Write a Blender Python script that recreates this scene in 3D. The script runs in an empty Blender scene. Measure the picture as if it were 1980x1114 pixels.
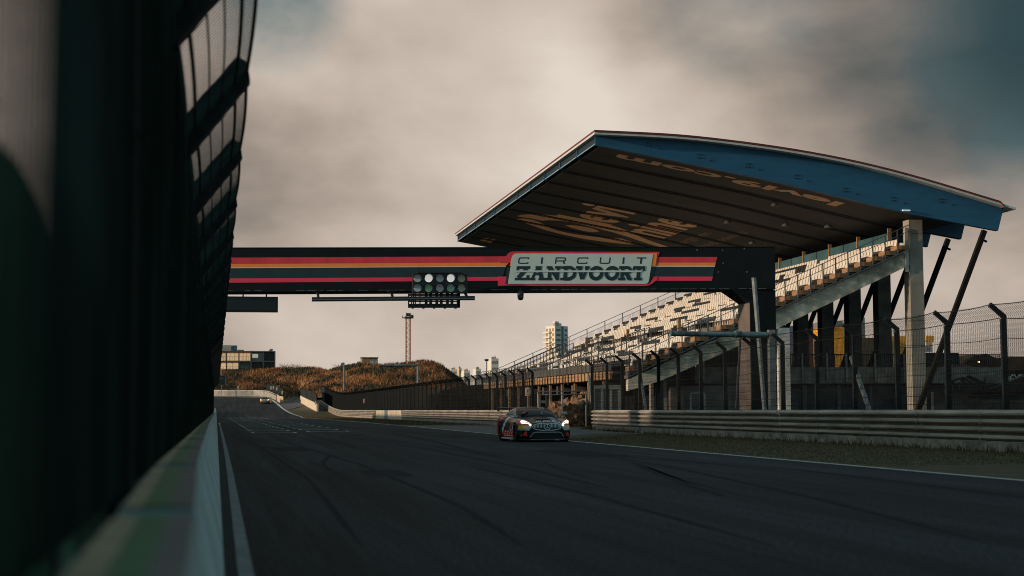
import bpy, bmesh, math, random
from math import radians as R, sin, cos, pi, sqrt
from mathutils import Vector, Matrix
random.seed(7)
C = bpy.context.scene.collection
SC = bpy.context.scene
# ---------------------------------------------------------------- camera
FPX = 3025.0
CAMZ = 1.2
YAW, PITCH, ROLL = R(10.69), R(4.42), R(0.25)
_f = Vector((sin(YAW)*cos(PITCH), cos(YAW)*cos(PITCH), sin(PITCH)))
_r0 = Vector((cos(YAW), -sin(YAW), 0))
_u0 = _r0.cross(_f)
_r = _r0*cos(ROLL) - _u0*sin(ROLL)
_u = _u0*cos(ROLL) + _r0*sin(ROLL)
cam = bpy.data.cameras.new("camera"); co = bpy.data.objects.new("camera", cam); C.objects.link(co)
m = Matrix((( _r.x, _u.x, -_f.x, 0), (_r.y, _u.y, -_f.y, 0), (_r.z, _u.z, -_f.z, CAMZ), (0, 0, 0, 1)))
co.matrix_world = m
cam.sensor_width = 36; cam.lens = FPX/1980*36
cam.clip_start = 0.05; cam.clip_end = 6000
cam.dof.use_dof = True; cam.dof.focus_distance = 76; cam.dof.aperture_fstop = 1.4
SC.camera = co
SC.cycles.filter_width = 1.0
SC.view_settings.view_transform = 'Standard'; SC.view_settings.look = 'None'
SC.view_settings.gamma = 1; SC.view_settings.exposure = 0.0

def ray(px, py):
    return _f + _r*((px-990)/FPX) + _u*((557-py)/FPX)
def aY(px, py, Y):
    d = ray(px, py); t = Y/d.y
    return Vector((d.x*t, Y, CAMZ+d.z*t))
def aX(px, py, X):
    d = ray(px, py); t = X/d.x
    return Vector((X, d.y*t, CAMZ+d.z*t))
def ss(t):
    t = max(0, min(1, t)); return t*t*(3-2*t)
def gz(X, Y):
    return 4.8*ss((Y-255)/140.0)
def gT(px, py):
    d = ray(px, py); t = 2.0
    while t < 700:
        if CAMZ+d.z*t <= gz(d.x*t, d.y*t): break
        t += .25
    return Vector((d.x*t, d.y*t, gz(d.x*t, d.y*t)))

# ---------------------------------------------------------------- world and sun
SUN_AZ = Vector((-1.0, -0.13, 0)).normalized()   # direction towards the sun on the ground
SUN_EL = R(9.5)
sund = Vector((SUN_AZ.x*cos(SUN_EL), SUN_AZ.y*cos(SUN_EL), sin(SUN_EL)))
W = bpy.data.worlds.new("World"); SC.world = W; W.use_nodes = True
nt = W.node_tree; nt.nodes.clear()
def N(t, **k):
    n = nt.nodes.new(t)
    for a, b in k.items(): setattr(n, a, b)
    return n
L = nt.links.new
tc = N('ShaderNodeTexCoord')
mp = N('ShaderNodeMapping'); mp.inputs['Scale'].default_value = (1, 1, 1.7); mp.inputs['Location'].default_value = (.35, .1, .2); L(tc.outputs['Generated'], mp.inputs[0])
no = N('ShaderNodeTexNoise'); no.inputs['Scale'].default_value = 5.6; no.inputs['Detail'].default_value = 9; no.inputs['Roughness'].default_value = .47
no.inputs['Distortion'].default_value = .12; L(mp.outputs[0], no.inputs['Vector'])
def math_(op, a, b=None, clamp=False):
    n = N('ShaderNodeMath', operation=op, use_clamp=clamp)
    for i, v in enumerate((a, b)):
        if v is None: continue
        if isinstance(v, (int, float)): n.inputs[i].default_value = v
        else: L(v, n.inputs[i])
    return n.outputs[0]
def blob(px, py, r0, r1):
    d = ray(px, py).normalized() if not isinstance(px, Vector) else px
    n = N('ShaderNodeVectorMath', operation='DOT_PRODUCT'); L(tc.outputs['Generated'], n.inputs[0]); n.inputs[1].default_value = d
    mr = N('ShaderNodeMapRange', interpolation_type='SMOOTHSTEP')
    mr.inputs['From Min'].default_value = cos(R(r1)); mr.inputs['From Max'].default_value = cos(R(r0)); L(n.outputs['Value'], mr.inputs['Value'])
    return mr.outputs[0]
def mixc(f, a, b):
    n = N('ShaderNodeMix', data_type='RGBA')
    if isinstance(f, (int, float)): n.inputs[0].default_value = f
    else: L(f, n.inputs[0])
    for i, v in ((6, a), (7, b)):
        if isinstance(v, tuple): n.inputs[i].default_value = (*v, 1)
        else: L(v, n.inputs[i])
    return n.outputs[2]
def total(lst):
    s = lst[0]
    for x in lst[1:]: s = math_('ADD', s, x)
    return s
bright = total([math_('MULTIPLY', blob(860, 130, 0, 10), .24), math_('MULTIPLY', blob(1000, 190, 0, 5), .05), math_('MULTIPLY', blob(1080, 620, 0, 12), .20), math_('MULTIPLY', blob(560, 250, 0, 5), .05)])
dim = total([math_('MULTIPLY', blob(2150, 60, 0, 12), .28), math_('MULTIPLY', blob(620, 400, 0, 4), .10), math_('MULTIPLY', blob(1450, 80, 0, 6), .05), math_('MULTIPLY', blob(300, 500, 0, 5), .04)])
v = math_('SUBTRACT', math_('ADD', math_('MULTIPLY', math_('SUBTRACT', no.outputs['Fac'], .5), 1.6), math_('ADD', bright, .47)), dim)
ramp = N('ShaderNodeValToRGB'); L(v, ramp.inputs[0])
e = ramp.color_ramp.elements
e[0].position = .02; e[0].color = (.085, .10, .10, 1)
e[1].position = 1.0; e[1].color = (.76, .67, .585, 1)
for p, c in ((.22, (.20, .18, .16)), (.42, (.37, .305, .255)), (.62, (.53, .445, .375))):
    x = ramp.color_ramp.elements.new(p); x.color = (*c, 1)
no2 = N('ShaderNodeTexNoise'); no2.inputs['Scale'].default_value = 9; no2.inputs['Detail'].default_value = 6; L(mp.outputs[0], no2.inputs['Vector'])
tealm = total([math_('MULTIPLY', blob(530, -10, 0, 3.2), .9), math_('MULTIPLY', blob(1430, -30, 0, 4.0), .7), math_('MULTIPLY', blob(2060, 20, 0, 6.5), .55), math_('MULTIPLY', blob(1960, 320, 0, 2.2), .4)])
tealm = math_('MULTIPLY', tealm, math_('ADD', math_('MULTIPLY', math_('SUBTRACT', no2.outputs['Fac'], .5), 3.0), .75), True)
front = mixc(math_('MULTIPLY', blob(2070, 0, 0, 6.0), .85), mixc(tealm, ramp.outputs[0], (.085, .165, .185)), (.020, .050, .060))
# away from the sunlit clouds ahead: cooler, darker cloud overhead and behind
sky = N('ShaderNodeTexSky', sky_type='NISHITA', sun_disc=False)
sky.sun_elevation = SUN_EL; sky.sun_rotation = math.atan2(sund.x, sund.y); sky.air_density = 1.2; sky.dust_density = 2.0
skc = N('ShaderNodeVectorMath', operation='SCALE'); L(sky.outputs[0], skc.inputs[0]); skc.inputs['Scale'].default_value = 0.05
back = N('ShaderNodeMix', data_type='RGBA', blend_type='ADD'); back.inputs[0].default_value = .6
bc = mixc(no.outputs['Fac'], (.08, .18, .21), (.18, .29, .32)); L(bc, back.inputs[6]); L(skc.outputs[0], back.inputs[7])
fm = blob(ray(1000, 500).normalized(), 0, 22, 46)
fin = mixc(fm, back.outputs[2], front)
bg = N('ShaderNodeBackground'); L(fin, bg.inputs[0]); bg.inputs[1].default_value = 1.0
wo = N('ShaderNodeOutputWorld'); L(bg.outputs[0], wo.inputs[0])
sl = bpy.data.lights.new("sun", 'SUN'); so = bpy.data.objects.new("sun", sl); C.objects.link(so)
sl.energy = 3.6; sl.angle = R(1.2); sl.color = (1.0, .78, .57)
so.rotation_euler = sund.to_track_quat('Z', 'Y').to_euler()

# ---------------------------------------------------------------- helpers
_mc = {}
def mat(name, col, rough=.7, metal=0.0, var=.18, scale=2.0, col2=None, bump=0.0, bscale=30, emit=0, stretch=(1, 1, 1), spec=.5, thr=(.35, .65), detail=6):
    if name in _mc: return _mc[name]
    M = bpy.data.materials.new(name); M.use_nodes = True; _mc[name] = M
    t = M.node_tree; b = t.nodes['Principled BSDF']
    tcn = t.nodes.new('ShaderNodeTexCoord'); mpn = t.nodes.new('ShaderNodeMapping'); mpn.inputs['Scale'].default_value = stretch
    t.links.new(tcn.outputs['Object'], mpn.inputs[0])
    n = t.nodes.new('ShaderNodeTexNoise'); n.inputs['Scale'].default_value = scale; n.inputs['Detail'].default_value = detail; n.inputs['Roughness'].default_value = .6
    t.links.new(mpn.outputs[0], n.inputs['Vector'])
    r = t.nodes.new('ShaderNodeValToRGB'); t.links.new(n.outputs['Fac'], r.inputs[0])
    a = [c*(1-var) for c in col]; c2 = col2 if col2 else [min(1, c*(1+var)) for c in col]
    r.color_ramp.elements[0].position = thr[0]; r.color_ramp.elements[1].position = thr[1]
    r.color_ramp.elements[0].color = (*a, 1); r.color_ramp.elements[1].color = (*c2, 1)
    t.links.new(r.outputs[0], b.inputs['Base Color'])
    b.inputs['Roughness'].default_value = rough; b.inputs['Metallic'].default_value = metal
    b.inputs['Specular IOR Level'].default_value = spec
    if bump:
        n2 = t.nodes.new('ShaderNodeTexNoise'); n2.inputs['Scale'].default_value = bscale; n2.inputs['Detail'].default_value = 5
        t.links.new(mpn.outputs[0], n2.inputs['Vector'])
        bp = t.nodes.new('ShaderNodeBump'); bp.inputs['Strength'].default_value = bump; bp.inputs['Distance'].default_value = .05
        t.links.new(n2.outputs['Fac'], bp.inputs['Height']); t.links.new(bp.outputs[0], b.inputs['Normal'])
    if emit:
        b.inputs['Emission Color'].default_value = (*col, 1); b.inputs['Emission Strength'].default_value = emit
    return M

class MB:
    def __init__(s): s.v = []; s.f = []; s.m = []; s.mi = 0; s.smooth = False
    def add(s, vs, fs):
        b = len(s.v); s.v += [tuple(x) for x in vs]; s.f += [tuple(b+i for i in q) for q in fs]; s.m += [s.mi]*len(fs)
    def box(s, x0, x1, y0, y1, z0, z1):
        s.add([(x0,y0,z0),(x1,y0,z0),(x1,y1,z0),(x0,y1,z0),(x0,y0,z1),(x1,y0,z1),(x1,y1,z1),(x0,y1,z1)],
              [(0,3,2,1),(4,5,6,7),(0,1,5,4),(1,2,6,5),(2,3,7,6),(3,0,4,7)])
    def bar(s, p, q, w, h=None, up=(0,0,1)):
        h = h or w; p = Vector(p); q = Vector(q); d = (q-p).normalized(); u = Vector(up)
        if abs(d.dot(u)) > .97: u = Vector((0,1,0)) if abs(d.y) < .9 else Vector((1,0,0))
        a = d.cross(u).normalized()*w/2; b = a.cross(d).normalized()*h/2
        vs = [p-a-b,p+a-b,p+a+b,p-a+b,q-a-b,q+a-b,q+a+b,q-a+b]
        s.add(vs, [(3,2,1,0),(4,5,6,7),(0,1,5,4),(1,2,6,5),(2,3,7,6),(3,0,4,7)])
    def wire(s, p, q, r):
        p = Vector(p); q = Vector(q); d = (q-p).normalized(); u = Vector((0,0,1)) if abs(d.z) < .9 else Vector((0,1,0))
        a = d.cross(u).normalized(); b = a.cross(d)
        o = [a*r*cos(k*2*pi/3)+b*r*sin(k*2*pi/3) for k in range(3)]
        s.add([p+x for x in o]+[q+x for x in o], [(0,1,4,3),(1,2,5,4),(2,0,3,5)])
    def tube(s, pts, r, n=8, cap=True):
        pts = [Vector(p) for p in pts]; b = len(s.v); rings = []
        for i, p in enumerate(pts):
            d = (pts[min(i+1, len(pts)-1)]-pts[max(i-1, 0)]).normalized(); u = Vector((0,0,1)) if abs(d.z) < .9 else Vector((0,1,0))
            a = d.cross(u).normalized(); c = a.cross(d); rr = r[i] if isinstance(r, (list, tuple)) else r
            rings.append([p+(a*cos(2*pi*k/n)+c*sin(2*pi*k/n))*rr for k in range(n)])
        vs = [x for g in rings for x in g]; fs = []
        for i in range(len(pts)-1):
            for k in range(n): fs.append((i*n+k, i*n+(k+1) % n, (i+1)*n+(k+1) % n, (i+1)*n+k))
        if cap: fs.append(tuple(range(n-1, -1, -1))); fs.append(tuple(range((len(pts)-1)*n, len(pts)*n)))
        s.add(vs, fs)
    def prism(s, poly, ext):   # poly: list of 3D points, ext: extrusion vector
        n = len(poly); e = Vector(ext); p = [Vector(x) for x in poly]
        s.add(p+[x+e for x in p], [tuple(range(n-1,-1,-1)), tuple(range(n,2*n))]+[(i,(i+1)%n,(i+1)%n+n,i+n) for i in range(n)])
    def disc(s, c, r, axis=1, n=20, th=.02):
        c = Vector(c); pts = []
        for k in range(n):
            a = 2*pi*k/n; o = [0,0,0]; i, j = [(1,2),(0,2),(0,1)][axis]; o[i] = r*cos(a); o[j] = r*sin(a); pts.append(c+Vector(o))
        e = [0,0,0]; e[axis] = th; s.prism(pts, e)
    def strip(s, pts, w, off=(0,0,0)):   # flat ribbon on the ground
        o = Vector(off); vs = []
        for i, p in enumerate(pts):
            p = Vector(p); d = (Vector(pts[min(i+1,len(pts)-1)])-Vector(pts[max(i-1,0)])); d.z = 0; d.normalize(); a = Vector((-d.y,d.x,0))
            ww = w[i] if isinstance(w,(list,tuple)) else w
            vs += [p+a*ww/2+o, p-a*ww/2+o]
        s.add(vs, [(2*i,2*i+1,2*i+3,2*i+2) for i in range(len(pts)-1)])
    def build(s, name, mats, parent=None, smooth=False):
        me = bpy.data.meshes.new(name); me.from_pydata(s.v, [], s.f)
        if not isinstance(mats, (list, tuple)): mats = [mats]
        for x in mats: me.materials.append(x)
        if len(mats) > 1: me.polygons.foreach_set('material_index', s.m)
        bm = bmesh.new(); bm.from_mesh(me); bmesh.ops.recalc_face_normals(bm, faces=bm.faces); bm.to_mesh(me); bm.free()
        if smooth:
            for p in me.polygons: p.use_smooth = True
        me.update()
        o = bpy.data.objects.new(name, me); C.objects.link(o)
        if parent: o.parent = parent; o.matrix_parent_inverse = parent_inv(parent)
        return o
WORLDT = {}
def parent_inv(p):      # things built in world coordinates keep their parts where they were modelled
    return Matrix.Translation(-WORLDT[p.name]) if p.name in WORLDT else Matrix()
def tag(o, label=None, cat=None, group=None, kind=None):
    if label: o['label'] = label
    if cat: o['category'] = cat
    if group: o['group'] = group
    if kind: o['kind'] = kind
    return o
def thing(name, label, cat, group=None, loc=(0,0,0), rz=0, world=True):
    o = bpy.data.objects.new(name, None); C.objects.link(o); o.location = loc; o.rotation_euler = (0,0,rz); o.empty_display_size = .1
    if world: WORLDT[o.name] = Vector(loc)
    return tag(o, label, cat, group)
def struct(mb, name, m_, smooth=False): return tag(mb.build(name, m_, smooth=smooth), kind='structure')
def dup(o, parent=None):
    c = o.copy(); C.objects.link(c)
    if parent: c.parent = parent
    for ch in list(o.children): dup(ch, c)
    return c
def textmesh(s, size=1.0, ext=0.0, off=0.0, res=4, sp=1.0):
    cu = bpy.data.curves.new('t', 'FONT'); cu.body = s; cu.size = size; cu.extrude = ext; cu.offset = off; cu.resolution_u = res; cu.space_character = sp
    o = bpy.data.objects.new('t', cu); C.objects.link(o); dg = bpy.context.evaluated_depsgraph_get()
    me = bpy.data.meshes.new_from_object(o.evaluated_get(dg)); vs = [v.co.copy() for v in me.vertices]; fs = [tuple(p.vertices) for p in me.polygons]
    bpy.data.objects.remove(o); bpy.data.curves.remove(cu); bpy.data.meshes.remove(me)
    return vs, fs
def text_to(mb, s, fn, box, **k):   # fit the text to box (w,h) then map by fn(x,y)->Vector
    vs, fs = textmesh(s, **k)
    x0 = min(v.x for v in vs); x1 = max(v.x for v in vs); y0 = min(v.y for v in vs); y1 = max(v.y for v in vs)
    mb.add([fn((v.x-x0)/(x1-x0)*box[0], (v.y-y0)/(y1-y0)*box[1]) for v in vs], fs)

# ---------------------------------------------------------------- materials
ASPH = mat('asphalt', (.022,.027,.030), .92, spec=.12, var=.34, scale=.5, bump=.25, bscale=60, stretch=(1,.12,1), detail=9, thr=(.3,.7))
ASPH2 = mat('service_asphalt', (.10,.092,.085), .85, var=.2, scale=.6, bump=.3)
GRASS = mat('grass_soil', (.034,.027,.008), .95, var=.3, scale=1.5, col2=(.080,.056,.016), bump=.6, bscale=14)
SAND = mat('sandy_ground', (.10,.075,.05), .95, var=.3, scale=.8, bump=.4)
WHITE = mat('road_paint', (.62,.62,.58), .7, var=.2, scale=3)
CONC = mat('concrete', (.30,.285,.26), .85, var=.25, scale=.9, bump=.15, bscale=12)
CONCD = mat('dark_concrete', (.11,.10,.09), .9, var=.35, scale=1.2, bump=.15, bscale=12)
CONCP = mat('pale_concrete', (.42,.40,.37), .85, var=.2, scale=1.0, bump=.1)
STEELD = mat('dark_steel', (.035,.045,.05), .5, .3, var=.3, scale=4)
GALV = mat('galvanised_steel', (.20,.215,.22), .5, .5, var=.25, scale=5)
BLACK = mat('black_paint', (.012,.016,.018), .45, var=.2, scale=3)
WOODO = mat('orange_wood', (.34,.19,.09), .8, var=.3, scale=3, stretch=(1,1,6))
SEATW = mat('cream_seat', (.68,.62,.55), .5, var=.12, scale=1.2)
SEATK = mat('black_seat', (.02,.023,.026), .5, var=.2, scale=2)

# ---------------------------------------------------------------- ground, track
xs = [-3000,-900,-300,-120,-60,-30,-10,0,10,20,30,45,60,90,150,300,900,3000]
ys = [-200,-60,0,60,120,180,240]+[250+5*i for i in range(30)]+[420,500,700,1200,3000]
g = MB()
for y in ys:
    for x in xs: g.v.append((x, y, gz(x,y)-.03))
nx = len(xs)
for j in range(len(ys)-1):
    for i in range(nx-1): g.f.append((j*nx+i, j*nx+i+1, (j+1)*nx+i+1, (j+1)*nx+i)); g.m.append(0)
struct(g, 'ground', SAND, True)

# right edge of the track, read off along the white line
EDGE = [(13.0,-20),(13.0,20),(13.0,60),(13.25,80),(13.5,110),(13.7,150),(13.6,200),(13.0,240)]
far = [gT(584,805.5), gT(568,801), gT(557.6,796.5), gT(548,790), gT(542,785), gT(536,780), gT(530,775.5), gT(524,772), gT(517,769.6), gT(508,768.6), gT(480,768.3), gT(440,768), gT(400,768)]
EDGE = EDGE+[(p.x,p.y) for p in far]
def resample(P, step=2.5):
    out = []
    for a, b in zip(P, P[1:]):
        n = max(1, int(math.dist(a,b)/step))
        for k in range(n): out.append((a[0]+(b[0]-a[0])*k/n, a[1]+(b[1]-a[1])*k/n))
    out.append(P[-1])
    for _ in range(6):
        out = [out[0]]+[((a[0]+2*b[0]+c[0])/4, (a[1]+2*b[1]+c[1])/4) for a,b,c in zip(out,out[1:],out[2:])]+[out[-1]]
    return out
ER = resample(EDGE)
t = MB(); NC = 14
for (x,y) in ER:
    xl = -12 if y < 300 else -12-(y-300)*1.2
    for k in range(NC+1):
        X = xl+(x-xl)*k/NC; t.v.append((X, y, gz(X,y)+.004))
for j in range(len(ER)-1):
    for k in range(NC): t.f.append((j*(NC+1)+k, j*(NC+1)+k+1, (j+1)*(NC+1)+k+1, (j+1)*(NC+1)+k)); t.m.append(0)
def asphalt_track():
    M = ASPH; n = M.node_tree; b = n.nodes['Principled BSDF']; src = b.inputs['Base Color'].links[0].from_socket
    tcn = n.nodes.new('ShaderNodeTexCoord'); mpn = n.nodes.new('ShaderNodeMapping'); mpn.inputs['Scale'].default_value = (1.1,.018,1)
    mpn.inputs['Rotation'].default_value = (0,0,R(4)); n.links.new(tcn.outputs['Object'], mpn.inputs[0])
    w = n.nodes.new('ShaderNodeTexNoise'); w.inputs['Scale'].default_value = 1.0; w.inputs['Detail'].default_value = 8; w.inputs['Roughness'].default_value = .7; n.links.new(mpn.outputs[0], w.inputs['Vector'])
    r = n.nodes.new('ShaderNodeValToRGB'); r.color_ramp.elements[0].position = .38; r.color_ramp.elements[1].position = .62
    r.color_ramp.elements[0].color = (.55,.55,.55,1); r.color_ramp.elements[1].color = (1.4,1.38,1.36,1); n.links.new(w.outputs['Fac'], r.inputs[0])
    mx = n.nodes.new('ShaderNodeMix'); mx.data_type = 'RGBA'; mx.blend_type = 'MULTIPLY'; mx.inputs[0].default_value = 1
    n.links.new(src, mx.inputs[6]); n.links.new(r.outputs[0], mx.inputs[7])
    v = n.nodes.new('ShaderNodeTexNoise'); v.inputs['Scale'].default_value = 22; v.inputs['Detail'].default_value = 3; n.links.new(tcn.outputs['Object'], v.inputs['Vector'])
    r2 = n.nodes.new('ShaderNodeValToRGB'); r2.color_ramp.elements[0].color = (.45,.45,.45,1); r2.color_ramp.elements[1].color = (1.8,1.8,1.8,1)
    r2.color_ramp.elements[0].position = .4; r2.color_ramp.elements[1].position = .65; n.links.new(v.outputs['Fac'], r2.inputs[0])
    m2 = n.nodes.new('ShaderNodeMix'); m2.data_type = 'RGBA'; m2.blend_type = 'MULTIPLY'; m2.inputs[0].default_value = 1
    n.links.new(mx.outputs[2], m2.inputs[6]); n.links.new(r2.outputs[0], m2.inputs[7]); n.links.new(m2.outputs[2], b.inputs['Base Color'])
asphalt_track()
struct(t, 'race_track', ASPH, True)

mk = MB()
mk.strip([(x-.12,y,gz(x,y)) for x,y in ER], [.13 if y < 255 else .13+.35*min(1,(y-255)/60) for x,y in ER], (0,0,.009))
# left white line next to the wall (starts where the painted kerb begins)
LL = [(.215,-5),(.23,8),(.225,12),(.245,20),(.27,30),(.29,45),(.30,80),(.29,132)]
kl = MB(); kl.strip([(x,y,0) for x,y in LL], .115, (0,0,.010)); struct(kl, 'shaded_edge_line', mat('shaded_line_paint', (.13,.16,.17), .8, var=.3, scale=3))  # greyer paint carries the shade on the near part of the white line
mk.strip([(.29,133,.010),(.29,150,.010)], .12)  # sunlit far end of the same line, in brighter paint
# starting grid: staggered white brackets in two columns
for k in range(24):
    y = 83+k*8.0
    if y > 262: break
    for col in (0, 1):
        yy = y+4*col; x = (3.0, 6.1)[col]; z = gz(x,yy)+.009
        mk.strip([(x-1.1,yy,z),(x+1.1,yy,z)], .30)
        for s in (-1.1, 1.1): mk.strip([(x+s,yy-.05,z+.001),(x+s,yy+1.6,z+.001)], .16)
mk.strip([(.3,168,.009),(4.0,186,.009)], .14)
struct(mk, 'track_markings', WHITE)
RUB = mat('tyre_rubber_marks', (.0195,.0235,.026), .95, var=.25, scale=2, spec=.05)
tm = MB()
def curve(pts, w):
    P = resample(pts, .6); n = len(P); tm.strip([(x,y,gz(x,y)) for x,y in P], [w*min(1, .15+min(i,n-1-i)/6) for i in range(n)], (0,0,.007))
def gp(px, py): p = gT(px,py); return (p.x,p.y)
for P, w in (([(760,838),(850,857),(975,889)], .24), ([(1220,894),(1270,915),(1330,938),(1400,962)], .22), ([(1245,902),(1320,930),(1420,955)], .10),
             ([(700,888),(640,880),(622,897),(640,912),(680,920)], .10),
 ([(600,835),(820,868),(1010,905),(1180,945)], .16), ([(520,845),(700,900),(900,985),(1010,1060)], .10), ([(900,900),(1150,960),(1500,1060)], .12), ([(1100,870),(1300,905),(1560,960),(1900,1050)], .14), ([(480,850),(600,930),(700,1060)], .08),
             ([(560,826),(760,836),(900,850)], .12), ([(1180,882),(1330,893),(1500,908)], .14), ([(1500,905),(1760,935),(1980,962)], .16), ([(1040,890),(1100,915),(1180,935)], .10)):
    curve([gp(*q) for q in P], w)
struct(tm, 'tyre_marks', RUB)
jn = MB()
for X in (4.35,8.7): jn.strip([(X+.02*sin(y*.7),y,gz(X,y)) for y in range(2,330,2)], .035, (0,0,.0055))
for (x,y,w_,l_) in ((2.2,46,1.1,5),(9.6,38,1.4,7),(6.2,72,1.0,4),(10.4,66,.9,5),(3.1,28,.8,3)): jn.strip([(x,y,0),(x+.05,y+l_,0)], w_, (0,0,.0062))
struct(jn, 'paving_joints', mat('fresh_tar_patch', (.018,.0215,.0235), .93, var=.3, scale=1.5, spec=.06))

# service road and grass
sv = MB()
P = [(13.6,118),(13.4,80),(13.3,66),(19.5,70),(21.3,92),(30,92),(40,100),(40,112),(22,112),(20.3,118)]
sv.add([(x,y,.002) for x,y in P], [tuple(range(len(P)))])
a = [gT(575,782),gT(562,797),gT(590,787),gT(602,781),gT(590,776),gT(568,774)]
sv.add([(p.x,p.y,p.z+.03) for p in (gT(549,779),gT(546,786),gT(556,793),gT(590,784),gT(598,780),gT(575,776))], [(0,1,2,3,4,5)])
struct(sv, 'service_road', ASPH2)
gs = MB()
def grass_poly(P, z=.006):
    gs.add([(x,y,z+gz(x,y)) for x,y in P], [tuple(range(len(P)))])
def edge_x(y):
    for (a,b),(c,d) in zip(ER, ER[1:]):
        if b <= y <= d and d > b: return a+(c-a)*(y-b)/(d-b)
    return 13
GP1 = [(13.0,y) for y in range(8,62,6)]+[(13.05,60),(14.8,66),(17.5,70),(20.4,72)]+[(20.4,y) for y in range(66,6,-6)]
for j in range(8, 60, 4): grass_poly([(13.02,j),(20.5,j),(20.5,j+4),(13.02,j+4)])
grass_poly([(13.02,60),(20.5,60),(20.9,73),(18.0,73),(15.0,67.5),(13.1,61)])
grass_poly([(14.2,116),(20.4,113),(20.5,124),(13.7,124)])
for j in range(124, 300, 4): grass_poly([(edge_x(j)+.05,j),(20.5,j),(20.5,j+4),(edge_x(j+4)+.05,j+4)])
for j in range(-8, 120, 8):
    grass_poly([(20.5,j),(24.5,j),(24.5,j+8),(20.5,j+8)]) if j < 80 else None
struct(gs, 'grass_verge', GRASS)
# grass blades on the verges
gb = MB()
def blade(x, y, z, h, w=.02):
    a = random.uniform(0,pi); dx, dy = cos(a)*w, sin(a)*w; l = random.gauss(0,h*.35); k = random.gauss(0,h*.35)
    gb.add([(x-dx,y-dy,z),(x+dx,y+dy,z),(x+l,y+k,z+h)], [(0,1,2)])
for i in range(26000):
    y = random.uniform(30,72); x = random.uniform(13.1,20.5)
    if y > 60 and x < 13.3+(y-60)*.55: continue
    gb.mi = random.random() < .45
    blade(x,y,0,random.uniform(.02,.055)*(2.2 if x > 20 else 1),.010)
for i in range(9000):
    y = random.uniform(116,290); e_ = edge_x(y); x = random.uniform(e_+.2,20.4); gb.mi = random.random() < .3
    blade(x,y,gz(x,y),random.uniform(.05,.16),.025)
for i in range(2500):
    y = random.uniform(28,92); gb.mi = random.random() < .4
    blade(20.4+(y-80 if y > 80 else 0)*.12-abs(random.gauss(0,.12)),y,0,random.uniform(.08,.28),.015)
GB1 = mat('grass_green', (.050,.042,.006), .9, var=.3); GB2 = mat('grass_dry', (.13,.072,.014), .9, var=.3)
tag(gb.build('verge_grass', [GB1,GB2]), 'short dull green and brown grass growing on the verges', 'grass', kind='stuff')
# ---------------------------------------------------------------- pit wall on the left
GREEN = mat('green_paint', (.02,.13,.05), .6, var=.3, scale=4)
TAN = mat('tan_paint', (.34,.27,.17), .7, var=.3, scale=4)
WALLF = mat('wall_whitewash', (.33,.42,.42), .75, var=.16, scale=1.4, bump=.1)
CAPG = mat('grey_wall_cap', (.14,.12,.115), .8, var=.3, scale=5)
def wx(y): # lateral position of the track-side top edge
    pts = [(0,-.03),(2.8,-.037),(8,-.095),(11,-.115),(39,-.165),(120,-.17),(300,-.1)]
    for (a,b),(c,d) in zip(pts, pts[1:]):
        if y <= c: return b+(d-b)*(y-a)/(c-a)
    return -.1
wl = thing('pit_wall', 'long white concrete wall with green and tan painted top along the left of the track', 'wall', loc=(-.2,0,0))
fb, g1, g2, g3 = MB(), MB(), MB(), MB()
y = 1.0; k = 0
while y < 290:
    Lg = 4.0; y1 = y+Lg-.42; x0 = wx(y); x1 = wx(y1); z = gz(0,y)
    bx0, bx1 = .045+.025*min(1,y/8), .045+.025*min(1,y1/8)
    # body of the segment: sloping track face
    sec = lambda X, Y, B: [(B,Y,z),(B-.01,Y,z+.12),(X+.02,Y,z+.72),(X,Y,z+.895),(X-.232,Y,z+.895),(X-.27,Y,z+.5),(X-.36,Y,z)]
    A = sec(x0,y,bx0); B = sec(x1,y1,bx1)
    fb.add(A+B, [(i,i+1,i+8,i+7) for i in range(6)]+[(6,0,7,13),(0,1,2,3,4,5,6)[::-1],(7,8,9,10,11,12,13)])
    if k > 0: fb.add([(p[0]-.03,y-.42,p[2]*.72) for p in A]+[(p[0]-.03,y,p[2]*.72) for p in A], [(i,i+1,i+8,i+7) for i in range(6)])
    for mb, o0, o1, zz in ((g3, -.002, -.075, .902), (g1, -.075, -.155, .903), (g2, -.155, -.228, .902)):
        ww = random.uniform(-.008,.008)
        mb.add([(x0+o0,y,z+.896),(x0+o1+ww,y,z+.896),(x1+o1+ww,y1,z+.896),(x1+o0,y1,z+.896),(x0+o0,y,z+zz),(x0+o1+ww,y,z+zz),(x1+o1+ww,y1,z+zz),(x1+o0,y1,z+zz)],
               [(0,1,2,3),(4,7,6,5),(0,4,5,1),(1,5,6,2),(2,6,7,3),(3,7,4,0)])
    y += Lg; k += 1
fb.build('wall_body', WALLF, wl); g1.build('green_stripe', GREEN, wl); g2.build('tan_stripe', TAN, wl); g3.build('wall_cap', CAPG, wl)

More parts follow.
